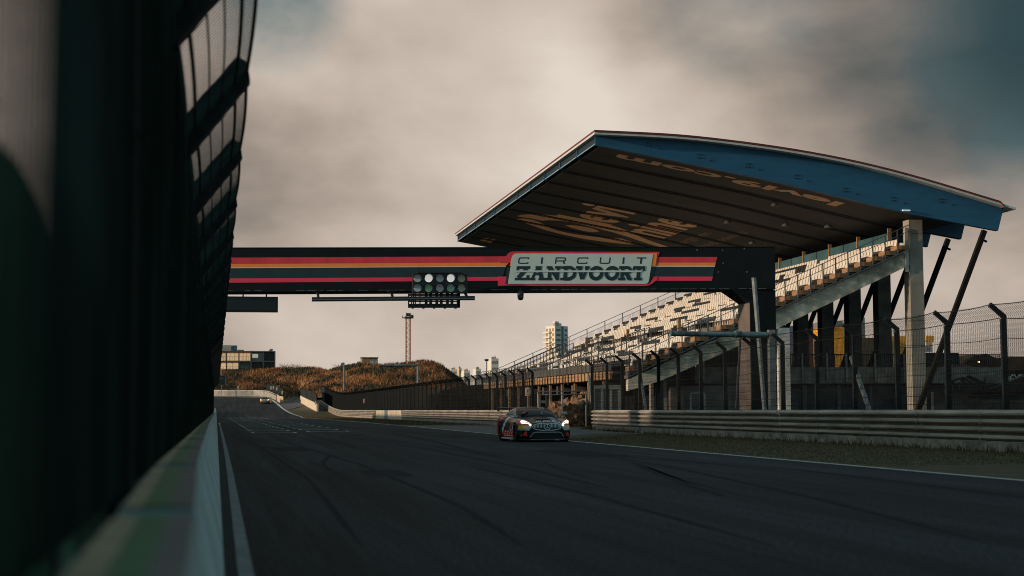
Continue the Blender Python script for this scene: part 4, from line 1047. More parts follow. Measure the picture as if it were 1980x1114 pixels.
# dunes: foot and crest lines set at their own distances
from mathutils import noise
FOOT = [(330,757,398),(420,757,400),(500,757,398),(530,762,380),(548,772,352),(575,770,365),(590,768,350),(612,768,338),(640,768,325),(760,772,300),(860,775,285),(905,778,280)]
CREST = [(330,716,462),(400,716,460),(430,714,460),(470,713,458),(520,712,455),(560,712,450),(600,711,445),(618,713,440),(632,717,430),(650,713,420),(665,710,410),(682,706,402),(700,704,398),(730,708,392),(755,706,388),(780,705,386),(800,703,384),(822,700,382),(840,703,378),(855,710,374),(868,717,370),(880,726,366),(893,738,362),(905,750,358),(915,760,355)]
def lin(T, px):
    for a,b in zip(T,T[1:]):
        if px <= b[0] or b is T[-1]:
            u = max(0,min(1,(px-a[0])/(b[0]-a[0]))); return (a[1]+(b[1]-a[1])*u, a[2]+(b[2]-a[2])*u)
def duneP(px, v):
    fy, fd = lin(FOOT,px); cy, cd = lin(CREST,px)
    F_ = aY(px,fy,fd); Cc = aY(px,cy,cd)
    if v <= 1:
        p = F_.lerp(Cc,v); p.z = F_.z+(Cc.z-F_.z)*(v**.85)
        n = noise.fractal(Vector((p.x*.09,p.y*.05,3)),1,2,5)*.9*sin(pi*min(1,v*1.02))+noise.noise(Vector((p.x*.5,p.y*.3,0)))*.22
        p.z += n; return p
    p = Cc+Vector((0,(v-1)*60,0)); p.z = Cc.z-(v-1)**1.3*9+noise.noise(Vector((p.x*.2,p.y*.2,0)))*.3; return p
dn = MB(); nu, nv = 220, 44
for i in range(nu+1):
    px = 335+(915-335)*i/nu
    for j in range(nv+1): dn.v.append(tuple(duneP(px, 1.6*j/nv)))
for i in range(nu):
    for j in range(nv): dn.f.append((i*(nv+1)+j,(i+1)*(nv+1)+j,(i+1)*(nv+1)+j+1,i*(nv+1)+j+1)); dn.m.append(0)
DUNE = mat('dune_heath', (.10,.052,.020), .95, var=.5, scale=.16, col2=(.30,.15,.05), bump=1.0, bscale=1.2, thr=(.38,.62), detail=9)
struct(dn, 'dune_hill', DUNE, True)
tf = MB()
for i in range(42000):
    px = random.uniform(336,905); v = random.random()**.9*1.04; p = duneP(px,v)
    n = noise.noise(Vector((p.x*.12+5,p.y*.07,1)))+.5*noise.noise(Vector((p.x*.4,p.y*.2,4)))
    green = (1 if 640 < px < 700 and v > .8 else 0) or n < -.18
    tf.mi = 0 if green else (1 if n < .18 else 2)
    if random.random() < .12: tf.mi = (tf.mi+1) % 3
    h = random.uniform(.25,.7)*(1.5 if (800 < px < 860 or 690 < px < 830) else 1); w = random.uniform(.05,.16)*(2.0 if green else 1)
    a = random.uniform(0,pi); dx, dy = cos(a)*w, sin(a)*w; lx = random.gauss(.1,.2)*h
    tf.add([(p.x-dx,p.y-dy,p.z-.05),(p.x+dx,p.y+dy,p.z-.05),(p.x+lx,p.y,p.z+h)],[(0,1,2)])
tag(tf.build('dune_grass',[mat('heath_green',(.035,.035,.015),.9,var=.4,scale=.5),mat('heath_brown',(.13,.052,.020),.9,var=.4,scale=.5),mat('heath_gold',(.31,.135,.045),.9,var=.35,scale=.5)]), 'rough brown and golden grass covering the dunes', 'grass', kind='stuff')
for i,(px,lab) in enumerate([(548,'bare spiky bush on the dune crest right of the glass house'),(560,'small dark bush on the dune crest beyond the spiky one'),(574,'wide low dark bush on the dune crest left of the camera pole'),(655,'dark green bush left of the brick cabin')]):
    c = duneP(px,.99); b = MB(); rnd = random.Random(i)
    for k in range(260):
        d = Vector((rnd.gauss(0,1.1),rnd.gauss(0,.7),abs(rnd.gauss(.4,.45)))); p = c+d; s = .11
        b.add([p+Vector((rnd.uniform(-s,s),rnd.uniform(-s,s),rnd.uniform(-s,s))) for _ in range(3)],[(0,1,2)])
    for k in range(12): b.wire(c,c+Vector((rnd.gauss(0,1),rnd.gauss(0,.6),rnd.uniform(.5,1.5))),.025)
    tag(b.build('bush', mat('heath_green',(0,0,0))), lab, 'bush', 'bushes on the dune crest')

# house on the dune
HY = 452.0
hs_ = thing('glass_house', 'two-storey modern house with dark steel frame and glass front on the left dune', 'house', loc=tuple(aY(480,712,HY)))
def hb_(mb, px0, py0, px1, py1, d0=0, d1=.2): a = aY(px0,py0,HY); c = aY(px1,py1,HY); mb.box(a.x,c.x,HY+d0,HY+d1,c.z,a.z)
HFR = mat('house_frame', (.10,.095,.10), .6, .2, var=.2); HDK = mat('house_black_panel', (.012,.014,.016), .5, var=.2); HWM = mat('house_warm_wall', (.55,.42,.28), .7, var=.25, scale=.5)
HGL = mat('house_glass', (.22,.25,.22), .2, var=.4, scale=.6); HGR = mat('house_grey_panel', (.16,.17,.18), .6, var=.15)
b = MB(); hb_(b,395,680,532,716,1.6,11); b.build('wall', HWM, hs_)
b = MB(); hb_(b,390,678.5,532.5,680.8,-.2,11.3); hb_(b,395,697.8,532.5,700,-.2,1.7)
for px in (438,462,485.5,509.5,531.5): hb_(b,px-1,680,px+1,716,-.15,1.7)
b.build('steel_frame', HFR, hs_)
for q in ((510,682,531,697.8),(487,700,509,716),(511,700,531,716)): b = MB(); hb_(b,*q,.3,1.7); b.build('dark_panel', HDK, hs_)
b = MB(); hb_(b,487,682,508,697.8,.3,1.7); b.build('grey_panel', HGR, hs_)
for q in ((488,684.5,499,692),(463.5,683,484,697),(464,701,484,713),(437,683,461,697),(428,683,436,697),(428,702,461,713)):
    b = MB(); hb_(b,*q,1.35,1.6) if q[0] != 488 else hb_(b,*q,.2,.32); o = b.build('window', {488:mat('window_bright',(.50,.55,.40),.3,var=.3,scale=.7,emit=.5),464:HGL}.get(q[0],mat('window_warm',(.60,.40,.22),.3,var=.45,scale=.5,thr=(.4,.6),emit=.8)), hs_)
    b2 = MB(); w_ = (q[2]-q[0])/3
    for k in (1,2): hb_(b2,q[0]+w_*k-.25,q[1],q[0]+w_*k+.25,q[3],1.28,1.36) if q[0] != 488 else None
    if b2.v: o2 = b2.build('mullion', HFR, o)
for (zt,zb) in ((689.5,697.8),(709,716)):
    b = MB(); hb_(b,425,zt,484 if zt < 700 else 462,zt+.5,-.3,-.22); 
    for px in range(426,485,6):
        if zt < 700 or px < 462: hb_(b,px,zt,px+.35,zb,-.3,-.22)
    b.build('balcony_rail', HFR, hs_)
b = MB(); hb_(b,425,666.5,447,678.4,3,6); b.build('roof_unit', mat('roof_container',(.40,.38,.32),.7,var=.2,stretch=(4,1,1),scale=1), hs_)
b = MB(); a = aY(453,666.7,HY); c = aY(453,678.4,HY); b.tube([(a.x,HY+5,c.z),(a.x,HY+5,a.z)],.9,16); hb_(b,447,668,451,678.4,3.2,5); b.build('roof_tank', mat('tank_blue',(.16,.24,.28),.4), hs_)
b = MB(); hb_(b,460,675.5,472,678.4,3,6); hb_(b,521,675.5,528,678.4,3,5); hb_(b,523,674,528.5,676,3,4); b.build('roof_vents', HGR, hs_)

# brick cabin
CY = 394.0
cb = thing('brick_cabin', 'small brick cabin with flat dark roof standing on the dune', 'hut', loc=tuple(aY(716,706,CY)))
a = aY(700,692.5,CY); c = aY(730.5,709,CY); b = MB(); b.box(a.x,c.x,CY,CY+4,c.z-1,a.z); b.build('wall', mat('cabin_brick',(.30,.19,.11),.85,var=.3,scale=2,stretch=(1,1,4)), cb)
b = MB(); b.box(a.x-.15,c.x+.15,CY-.2,CY+4.2,a.z+.001,a.z+.22); b.build('roof', HDK, cb)
a = aY(716,697.5,CY-.03); c = aY(729.5,704.5,CY-.03); b = MB(); b.box(a.x,c.x,CY-.05,CY-.002,c.z,a.z); w_ = b.build('window', mat('window_pale',(.42,.47,.50),.3,var=.1), cb)
b = MB(); b.box((a.x+c.x)/2-.05,(a.x+c.x)/2+.05,CY-.1,CY-.051,c.z,a.z); b.build('mullion', HFR, w_)

# lattice mast
MY = 396.0
mst = thing('lattice_mast', 'tall orange lattice mast with camera platform rising behind the dune', 'tower', loc=tuple(aY(791.5,704,MY)))
a = aY(785.7,610,MY); c = aY(793.6,704,MY); wd = c.x-a.x; b = MB(); x0, x1 = a.x, c.x; zb_, zt_ = c.z-1, a.z
OR = mat('mast_orange', (.50,.15,.04), .6, var=.2)
dxs = aY(787.3,704,MY).x-aY(785.7,610,MY).x
x1 = aY(793.6,610,MY).x; shf = 0
for (x,y) in ((x0,MY),(x1,MY),(x0,MY+wd),(x1,MY+wd)): b.bar((x,y,zb_),(x,y,zt_),.20,.20)
b.build('mast_legs', OR, mst)
b = MB(); k = 0; z = zb_
while z < zt_-.6:
    b.bar((x0,MY,z),(x1,MY,z+.6) if k % 2 else (x0,MY+wd,z+.6),.07); b.bar((x0 if k % 2 else x1,MY,z),(x1 if k % 2 else x0,MY,z+.6),.08); b.bar((x0,MY,z),(x1,MY,z),.07); b.bar((x1,MY,z),(x1,MY+wd,z+.6),.07); z += .6; k += 1
b.build('mast_lattice', mat('mast_rust', (.12,.075,.05), .6), mst)
b = MB(); za = aY(790,608,MY).z
b.box(aY(784,1,MY).x-.0,aY(795.5,1,MY).x,MY-.2,MY+wd,aY(1,611,MY).z,aY(1,607,MY).z); b.box(aY(778.5,1,MY).x,aY(785,1,MY).x,MY,MY+.3,aY(1,610.5,MY).z,aY(1,608.5,MY).z)
b.box(aY(778.6,1,MY).x,aY(779.4,1,MY).x,MY,MY+.3,aY(1,609,MY).z,aY(1,605,MY).z); b.box(aY(795,1,MY).x,aY(800,1,MY).x,MY,MY+.8,aY(1,610.5,MY).z,aY(1,603.5,MY).z); b.box(aY(786,1,MY).x,aY(795,1,MY).x,MY,MY+.8,aY(1,606,MY).z,aY(1,600,MY).z)
b.bar((aY(787,1,MY).x,MY,zt_),(aY(787,1,MY).x,MY,aY(1,598.5,MY).z),.08)
b.build('platform', mat('platform_dark', (.03,.045,.055), .5), mst)

# camera pole, pipe portal, grandstand lamp mast, marshal board
q = aY(665.5,757,330); tp = aY(665,701.5,330)
cp = thing('camera_pole', 'slim grey pole with a camera at its top in front of the dune', 'pole', loc=tuple(q))
b = MB(); b.tube([(q.x,330,q.z-3),(tp.x,330,tp.z)],[.20,.15],8); b.build('pole', GALV, cp)
b = MB(); b.box(tp.x-.5,tp.x,329.8,330.1,tp.z-.1,tp.z+.02); b.box(tp.x-.55,tp.x-.25,329.7,330.2,tp.z-.7,tp.z-.08); b.build('camera_head', STEELD, cp)
q = aY(808,745,285); tp = aY(808,706.5,285); l_ = aY(733,707.5,285)
pp = thing('pipe_portal', 'dark horizontal pipe on a tall post in front of the dune grass', 'pipe', loc=(q.x,285,q.z))
b = MB(); b.tube([(q.x,285,0),(tp.x,285,tp.z)],.2,8); b.build('post', GALV, pp)
b = MB(); b.tube([(l_.x,285,l_.z),(tp.x+.1,285,tp.z)],.22,8); b.build('pipe', TPIPE, pp)
q = aY(941,726,480); tp = aY(941,696,480)
lm_ = thing('lamp_mast', 'tall lamp mast with a round head far behind the stand', 'street lamp', loc=tuple(q))
b = MB(); b.tube([(q.x,480,q.z-6),(q.x,480,tp.z)],.14,6); b.build('pole', STEELD, lm_)
b = MB(); b.tube([(q.x,480,tp.z-.35),(q.x,480,tp.z),(q.x,480,tp.z+.3)],[.5,.75,.3],12)
for k in range(6): b.box(q.x+cos(k*pi/3)*.7-.1,q.x+cos(k*pi/3)*.7+.1,480+sin(k*pi/3)*.7-.1,480+sin(k*pi/3)*.7+.1,tp.z-.15,tp.z+.15)
b.build('lamp_head', STEELD, lm_)
q = aY(429.5,735,372); mb_ = thing('marshal_board', 'dark square board on a pole at the outside of the far curve', 'sign', loc=(q.x,372,q.z))
a = aY(423,725.5,372); c = aY(436.8,744,372); b = MB(); b.box(a.x,c.x,371.8,372,c.z,a.z); b.build('panel', HDK, mb_)
b = MB(); b.box(a.x,c.x-.02,371.77,371.8,a.z-.1,a.z); b.box(c.x-.12,c.x,371.77,371.8,c.z,a.z); m0 = aY(424.5,731,372); m1 = aY(432,731.8,372); b.box(m0.x,m1.x,371.76,371.8,m1.z,m0.z); b.build('trim', GALV, mb_)
b = MB(); p0 = aY(429,712,372.2); b.tube([(p0.x,372.2,gz(0,372)),(p0.x,372.2,p0.z)],.07,6); b.build('pole', GALV, mb_)

# apartment tower and town beyond
TY = 900.0
tw = thing('apartment_tower', 'tall cream apartment tower with balconies seen above the stand railing', 'building', loc=tuple(aY(1073,760,TY)))
TWL = mat('tower_white', (.70,.66,.58), .7, var=.06); TWW = mat('tower_window', (.10,.14,.16), .4, var=.2); TBR = mat('tower_recess', (.30,.22,.13), .8)
cor = aY(1073,630,TY); lf = aY(1055,633,TY+9); rt_ = aY(1098,629,TY+5); zb_ = 5
b = MB(); v0 = Vector((lf.x,TY+9,0)); v1 = Vector((cor.x,TY,0)); v2 = Vector((rt_.x,TY+5,0)); v3 = v0+(v2-v1)
b.prism([Vector((p.x,p.y,zb_)) for p in (v0,v1,v2,v3)],(0,0,cor.z-zb_)); b.build('wall', TWL, tw)
b = MB(); b.prism([Vector((p.x,p.y,cor.z)) for p in (v0.lerp(v1,.75),v1.lerp(v2,.0),v1.lerp(v2,.5),v0.lerp(v1,.75)+(v2-v1)*.5)],(0,0,1.6)); b.prism([Vector((p.x,p.y,cor.z)) for p in (v0.lerp(v1,.78),v1,v1.lerp(v2,.3),v0.lerp(v1,.78)+(v2-v1)*.3)],(0,0,2.6)); b.build('roof_house', TWL, tw)
def facade(mb, a, c, u0, u1, z0, z1, out):
    d = (c-a); n = Vector((d.y,-d.x,0)).normalized(); p = a+d*u0; q = a+d*u1
    mb.prism([Vector((p.x,p.y,z0)),Vector((q.x,q.y,z0)),Vector((q.x,q.y,z1)),Vector((p.x,p.y,z1))], n*out)
b = MB(); facade(b,v1,v2,.50,.64,zb_,cor.z,.25); b.build('stair_window', TWW, tw)
for k in range(15):
    z = cor.z-3.0-k*2.9; b = MB(); facade(b,v1,v2,.10,.42,z,z+1.1,.12); b.build('window', TWW, tw); b = MB(); facade(b,v1,v2,.75,.93,z,z+1.1,.12); b.build('window', TWW, tw)
    b = MB(); 
    for u in (.05,.38,.7): facade(b,v0,v1,u,u+.2,z-.2,z+1.6,.05)
    b.build('balcony_recess', TBR, tw)
    b = MB(); facade(b,v0,v1,-.08,.62,z-1.2,z-.25,1.6); b.build('balcony', TWL, tw)
for (px,w,py,lab,Y_) in ((957,14,693,'pale block with rooftop plants beyond the end of the stand',700),(925,10,713,'low cream house in the far town behind the fence',760),(903,12,717,'long low white house in the far town',780),(878,12,714,'small white flat with roof boxes right of the dune',790),(890,5,712,'narrow ochre house right of the dune',800)):
    a = aY(px-w/2,py,Y_); c = aY(px+w/2,py,Y_); o = thing('town_house', lab, 'house', 'houses of the far town', loc=(a.x,Y_,2)); b = MB(); b.box(a.x,c.x,Y_,Y_+9,0,a.z); b.build('wall', TWL if px != 890 else HWM, o)
    b = MB(); wd_ = c.x-a.x; b.box(a.x+wd_*.15,a.x+wd_*.4,Y_+1,Y_+3,a.z,a.z+.7); b.box(a.x+wd_*.6,a.x+wd_*.7,Y_+1,Y_+3,a.z,a.z+.9); b.bar((a.x+wd_*.5,Y_+2,a.z),(a.x+wd_*.5,Y_+2,a.z+1.4),.15); b.build('chimney', TBR, o)
    b = MB()
    for k in range(3):
        for j in range(2): b.box(a.x+wd_*(.12+.3*k),a.x+wd_*(.27+.3*k),Y_-.05,Y_-.002,a.z-2.6-j*3,a.z-1.2-j*3)
    b.build('window', TWW, o)

# ---------------------------------------------------------------- behind the stand on the right
YEL = mat('yellow_cladding', (.95,.40,.035), .6, var=.06, scale=.5)
def block(name, label, cat, pts, Y_, depth, m_, extra=None):
    (pa,pt,pb_,pbm) = pts; a = aY(pa,pt,Y_); c = aY(pb_,pbm,Y_); o = thing(name, label, cat, loc=(a.x,Y_,max(0,c.z))); b = MB(); b.box(a.x,c.x,Y_,Y_+depth,max(-.1,c.z),a.z); b.build('wall', m_, o)
    return o, a, c
o, a, c = block('warehouse','yellow warehouse block with a grey roof seen between the stand pillars','building',(1606,632,1634,760),160,12,YEL)
b = MB(); e_ = aY(1606,620,160); b.box(a.x,c.x+.1,160.5,172,a.z,e_.z); b.build('roof', mat('roof_grey_slats',(.15,.155,.14),.7,var=.3,stretch=(5,1,1),scale=2), o)
b = MB(); q0 = aY(1607.5,638.5,159.95); q1 = aY(1622,634,159.95); text_to(b,'KIEFT',lambda x,y: Vector((q0.x+x,159.95,q0.z+y)),(q1.x-q0.x,q1.z-q0.z)); b.build('lettering', HDK, o)
block('warehouse','wide yellow warehouse wall low between the two nearest stand pillars','building',(1719,650,1765,730),170,10,YEL)
block('warehouse','brown brick wing beside the yellow warehouse','building',(1662,653,1700,740),168,10,mat('wing_brown',(.24,.13,.07),.8,var=.2))
block('warehouse','grey tower block behind the brown wing','building',(1661,614,1673,655),172,8,HGR)
block('warehouse','dark navy container wall with pale top seen between far pillars','building',(1560,626,1583,730),165,8,mat('navy_wall',(.010,.016,.05),.6))
block('warehouse','narrow yellow strip of warehouse right of the nearest pillar','building',(1790,649,1806,662),172,6,YEL)
o, a, c = block('billboard','white board with red letters right of the nearest pillar','sign',(1790,662,1803,681),169,.3,IVO)
b = MB(); text_to(b,'ZEE',lambda x,y: Vector((a.x+.1+x,168.95,c.z+.55*(a.z-c.z)+y)),((c.x-a.x)*.8,(a.z-c.z)*.32)); text_to(b,'W',lambda x,y: Vector((a.x+.1+x,168.95,c.z+.1*(a.z-c.z)+y)),((c.x-a.x)*.5,(a.z-c.z)*.36)); b.build('lettering', RED, o)
block('shed','dark container shed behind the fence right of the nearest pillar','shed',(1790,682,1856,760),120,6,mat('shed_dark',(.022,.028,.03),.7,var=.3,stretch=(6,1,1)))
o, a, c = block('house','low white house with a red tiled roof behind the fence','house',(1828,711,1880,722),118,5,TWL)
b = MB(); e_ = aY(1828,704,118); b.prism([(a.x-.2,117.7,a.z+.003),(c.x+.2,117.7,a.z+.003),(c.x-.2,119,e_.z),(a.x+.3,119,e_.z)],(0,3,0)); b.build('roof', mat('roof_dull_red',(.16,.03,.03),.8), o)
b = MB()
for k in range(5): w_ = (c.x-a.x)/5; b.box(a.x+w_*k+.1,a.x+w_*(k+.6),117.9,117.99,c.z+.1,a.z-.1)
b.build('window', TWW, o)
for i,(pts,Y_,lab) in enumerate([([(1760,800),(1790,745),(1830,722),(1870,718),(1930,716),(2060,712),(2060,800)],128,'near'),([(1835,800),(1850,712),(1868,700),(1885,686),(1908,684),(1925,692),(1960,690),(2060,690),(2060,800)],150,'far')]):
    b = MB(); P = [aY(*p,Y_) for p in pts]; n = len(P)
    b.prism(P,(0,14,0)); 
    tag(b.build('earth_mound', mat('dark_earth',(.035,.024,.014),.95,var=.5,scale=.8,bump=.6,bscale=3)), {'near':'low dark earth mound spreading behind the right fence','far':'higher dark mound with a flat top on the right skyline'}[lab], 'mound')
o, a, c = block('mansion','dark house silhouette with lit yellow front at the right edge','house',(1946,692,2060,720),175,8,HDK)
b = MB(); q0 = aY(1962,697,174.9); q1 = aY(1980,688,174.9); b.box(q0.x,q1.x+3,174.85,174.99,q0.z-1,q1.z-.6); b.build('lit_front', mat('lit_yellow',(.50,.42,.16),.7,var=.4,scale=3), o)
b = MB(); q = aY(1892.5,700,117.0); bm = bmesh.new(); bmesh.ops.create_uvsphere(bm,u_segments=10,v_segments=8,radius=.07,matrix=Matrix.Translation(q)); me = bpy.data.meshes.new('garden_lamp'); bm.to_mesh(me); bm.free(); me.materials.append(mat('lamp_glow',(1,.72,.2),.5,emit=6)); o = bpy.data.objects.new('garden_lamp', me); C.objects.link(o); tag(o,'tiny lit yellow lamp on the dark mound behind the fence','lamp')
# pale marquee and dark stairs right at the edge
mq = thing('marquee', 'long pale tent roof with scalloped ridge behind the right fence', 'tent', loc=tuple(aY(1900,760,100)))
b = MB(); P = [aY(*p,100) for p in ((1826,757),(1826,745),(1858,735),(1880,733),(1990,731),(2050,731),(2050,757))]; b.prism(P,(0,4,0)); b.build('canopy', mat('tent_white',(.55,.52,.50),.7,var=.25,scale=1.2), mq)
b = MB()
for k in range(9): c = aY(1862+k*14,731,99.9); b.tube([(c.x-.22,99.95,c.z),(c.x-.1,99.95,c.z+.2),(c.x+.1,99.95,c.z+.2),(c.x+.22,99.95,c.z)],.05,5)
b.build('scallop', IVO, mq)
stc = thing('metal_stair', 'dark steel staircase with slanted rails in front of the pale tent', 'staircase', loc=tuple(aY(1860,790,92)))
b = MB()
for (p,q) in (((1868,728),(1912,752)),((1863,731),(1902,755)),((1858,735),(1893,757)),((1872,727),(1918,748)),((1826,757),(1990,757)),((1826,742),(1862,730))): b.bar(aY(*p,92),aY(*q,92),.13,.12)
for px in (1830,1843,1856,1862,1888,1904): b.bar(aY(px,760,92),aY(px,738 if px < 1860 else 731,92),.09)
P = [aY(*p,92) for p in ((1905,757),(1985,726),(2050,700),(2050,757))]; b.prism(P,(0,.6,0))
b.build('stair_rails', FENCE, stc)
b = MB(); P = [aY(*p,92.3) for p in ((1805,800),(1805,758),(2060,758),(2060,800))]; b.prism(P,(0,.3,0)); tag(b.build('back_wall', mat('back_wall_dark',(.020,.024,.026),.9,var=.6,scale=1.2)), 'low dark wall under the stairs behind the right fence', 'wall')
b = MB(); b.box(46.5,47.0,60,140,0,0.3); 
for k in range(14):
    y = 60+k*5.5; b.bar((30,y,0),(30,y,2.4),.12)
b.bar((30,60,2.3),(30,131,2.3),.06); b.bar((30,60,1.3),(30,131,1.3),.06)
# ---------------------------------------------------------------- cars
PAINT = mat('car_black', (.010,.014,.016), .32, 0, spec=.18, var=.1, scale=3); CRED = mat('car_red', (.85,.06,.035), .25, var=.05); CYEL = mat('car_yellow', (.95,.48,.03), .25, var=.05)
CSIL = mat('car_silver', (.42,.43,.43), .3, .3, var=.12, scale=6); CWHT = mat('car_white', (.88,.84,.80), .3, var=.05); CTEAL = mat('car_pale_teal', (.20,.27,.29), .3, var=.05)
GLS = mat('car_glass', (.006,.009,.011), .05, var=.4, scale=2, spec=.08); TYRE = mat('tyre', (.010,.010,.011), .8); RIM = mat('rim', (.05,.05,.052), .4, .6); CARB = mat('carbon', (.008,.009,.010), .5)
LAMP = mat('headlight_glass', (1.0,.86,.68), .2, emit=1.5, var=.02); CHR = mat('chrome', (.80,.82,.83), .35, .3, var=.08)
def subsurf(me_name, verts, faces, lvl, cuts=None, mats=None, fn=None, smooth=True):
    me = bpy.data.meshes.new(me_name); me.from_pydata(verts, [], faces); bm = bmesh.new(); bm.from_mesh(me); bmesh.ops.remove_doubles(bm, verts=bm.verts, dist=.0005); bmesh.ops.recalc_face_normals(bm, faces=bm.faces); bm.to_mesh(me); bm.free()
    o = bpy.data.objects.new(me_name, me); C.objects.link(o); md = o.modifiers.new('s','SUBSURF'); md.levels = lvl; md.render_levels = lvl
    tmp = []
    for c_ in (cuts or []):
        cm = bpy.data.meshes.new('cut'); cm.from_pydata(c_.v, [], c_.f); b2 = bmesh.new(); b2.from_mesh(cm); bmesh.ops.recalc_face_normals(b2, faces=b2.faces); b2.to_mesh(cm); b2.free()
        k_ = bpy.data.objects.new('cut', cm); C.objects.link(k_); tmp.append(k_)
        bo = o.modifiers.new('b','BOOLEAN'); bo.operation = 'DIFFERENCE'; bo.object = k_; bo.solver = 'EXACT'
    dg = bpy.context.evaluated_depsgraph_get(); me2 = bpy.data.meshes.new_from_object(o.evaluated_get(dg))
    o.modifiers.clear(); o.data = me2; bpy.data.meshes.remove(me)
    for k_ in tmp: cm = k_.data; bpy.data.objects.remove(k_); bpy.data.meshes.remove(cm)
    me2.name = me_name; me2.materials.clear()
    for x in mats: me2.materials.append(x)
    if fn:
        for p in me2.polygons: p.material_index = fn(p.center, p.normal)
    for p in me2.polygons: p.use_smooth = smooth
    return o
# stations: s (0 nose .. 4.55 tail), half width, bottom, shoulder z, mid-hood z, fender inset
ST = [(0.00,.66,.16,.50,.52),(0.05,.80,.13,.62,.64),(0.22,.90,.11,.70,.705),(0.55,.965,.11,.80,.755),(0.9,.99,.11,.845,.80),(1.25,.985,.11,.855,.845),(1.6,.96,.11,.855,.90),(2.1,.95,.11,.87,.93),
      (2.7,.955,.11,.90,.95),(3.1,.985,.11,.94,.96),(3.5,1.015,.11,.98,.975),(3.9,1.01,.13,.98,.985),(4.25,.96,.20,.95,.96),(4.50,.86,.30,.88,.90),(4.55,.72,.36,.78,.80)]
def ring(s,w,zb,zs,zm):
    zh = zs-.02
    half = [(0,zb),(w*.6,zb),(w*.97,zb+.02),(w*1.0,zb+.16),(w*.985,(zb+zs)*.5),(w*.975,zh-.12),(w*.93,zh-.02),(w*.80,zs),(w*.62,zm+.0),(w*.34,zm+.015),(0,zm+.03)]
    return half
V, Fc = [], []
nr = 20
for (s,w,zb,zs,zm) in ST:
    h = ring(s,w,zb,zs,zm); full = h+[(-x,z) for x,z in h[-2:0:-1]]
    for (x,z) in full: V.append((x, s-2.27, z))
for i in range(len(ST)-1):
    for k in range(nr): Fc.append((i*nr+k, i*nr+(k+1)%nr, (i+1)*nr+(k+1)%nr, (i+1)*nr+k))
Fc.append(tuple(range(nr-1,-1,-1))); Fc.append(tuple(range((len(ST)-1)*nr,len(ST)*nr)))
cuts = []
for s in (.86,3.49):
    for sd in (-1,1):
        m_ = MB(); m_.disc((.66 if sd > 0 else -1.2, s-2.27, .335), .375, 0, 28, .54); cuts.append(m_)
def livery(c, n):
    x, y, z = c.x, c.y+2.27, c.z; ax = abs(x)
    # bright wrap on both front corners, silver and red flashes on the sides, stripe on one side of the bonnet
    if n.z > .55 and .30 < x < .47 and y < 1.75: return 5
    if n.z > .55 and .49 < x < .53 and y < 1.75: return 3
    if y < .50 and ax > .72 and .48 < z < .60: return 2
    if y < .50 and ax > .56 and .42 < z < .60: return 3
    if y < .62 and ax > .50 and z >= .62 and n.z < .9: return 1
    if y < .9 and ax > .60 and z > .66 and y > .2: return 1 if (y*3+ax*2) % 1 < .5 else 3
    if y < .30 and ax > .70 and .22 < z < .46: return 1 if (z+ax) < 1.15 else 0
    if ax > .80 and y > 1.2:
        u = y+z*1.3
        if z < .46-.05*(y-1.2): return 4 if (y*2.3+z*3) % 1 < .16 else 1
        if u < 2.05: return 4
        if 2.35 < u < 2.6: return 1
        if 3.5 < u < 3.75: return 4
        if 4.2 < u < 4.6: return 1
        return 0
    if ax > .80 and 0.5 < y <= 1.2 and z > .72: return 3
    return 0
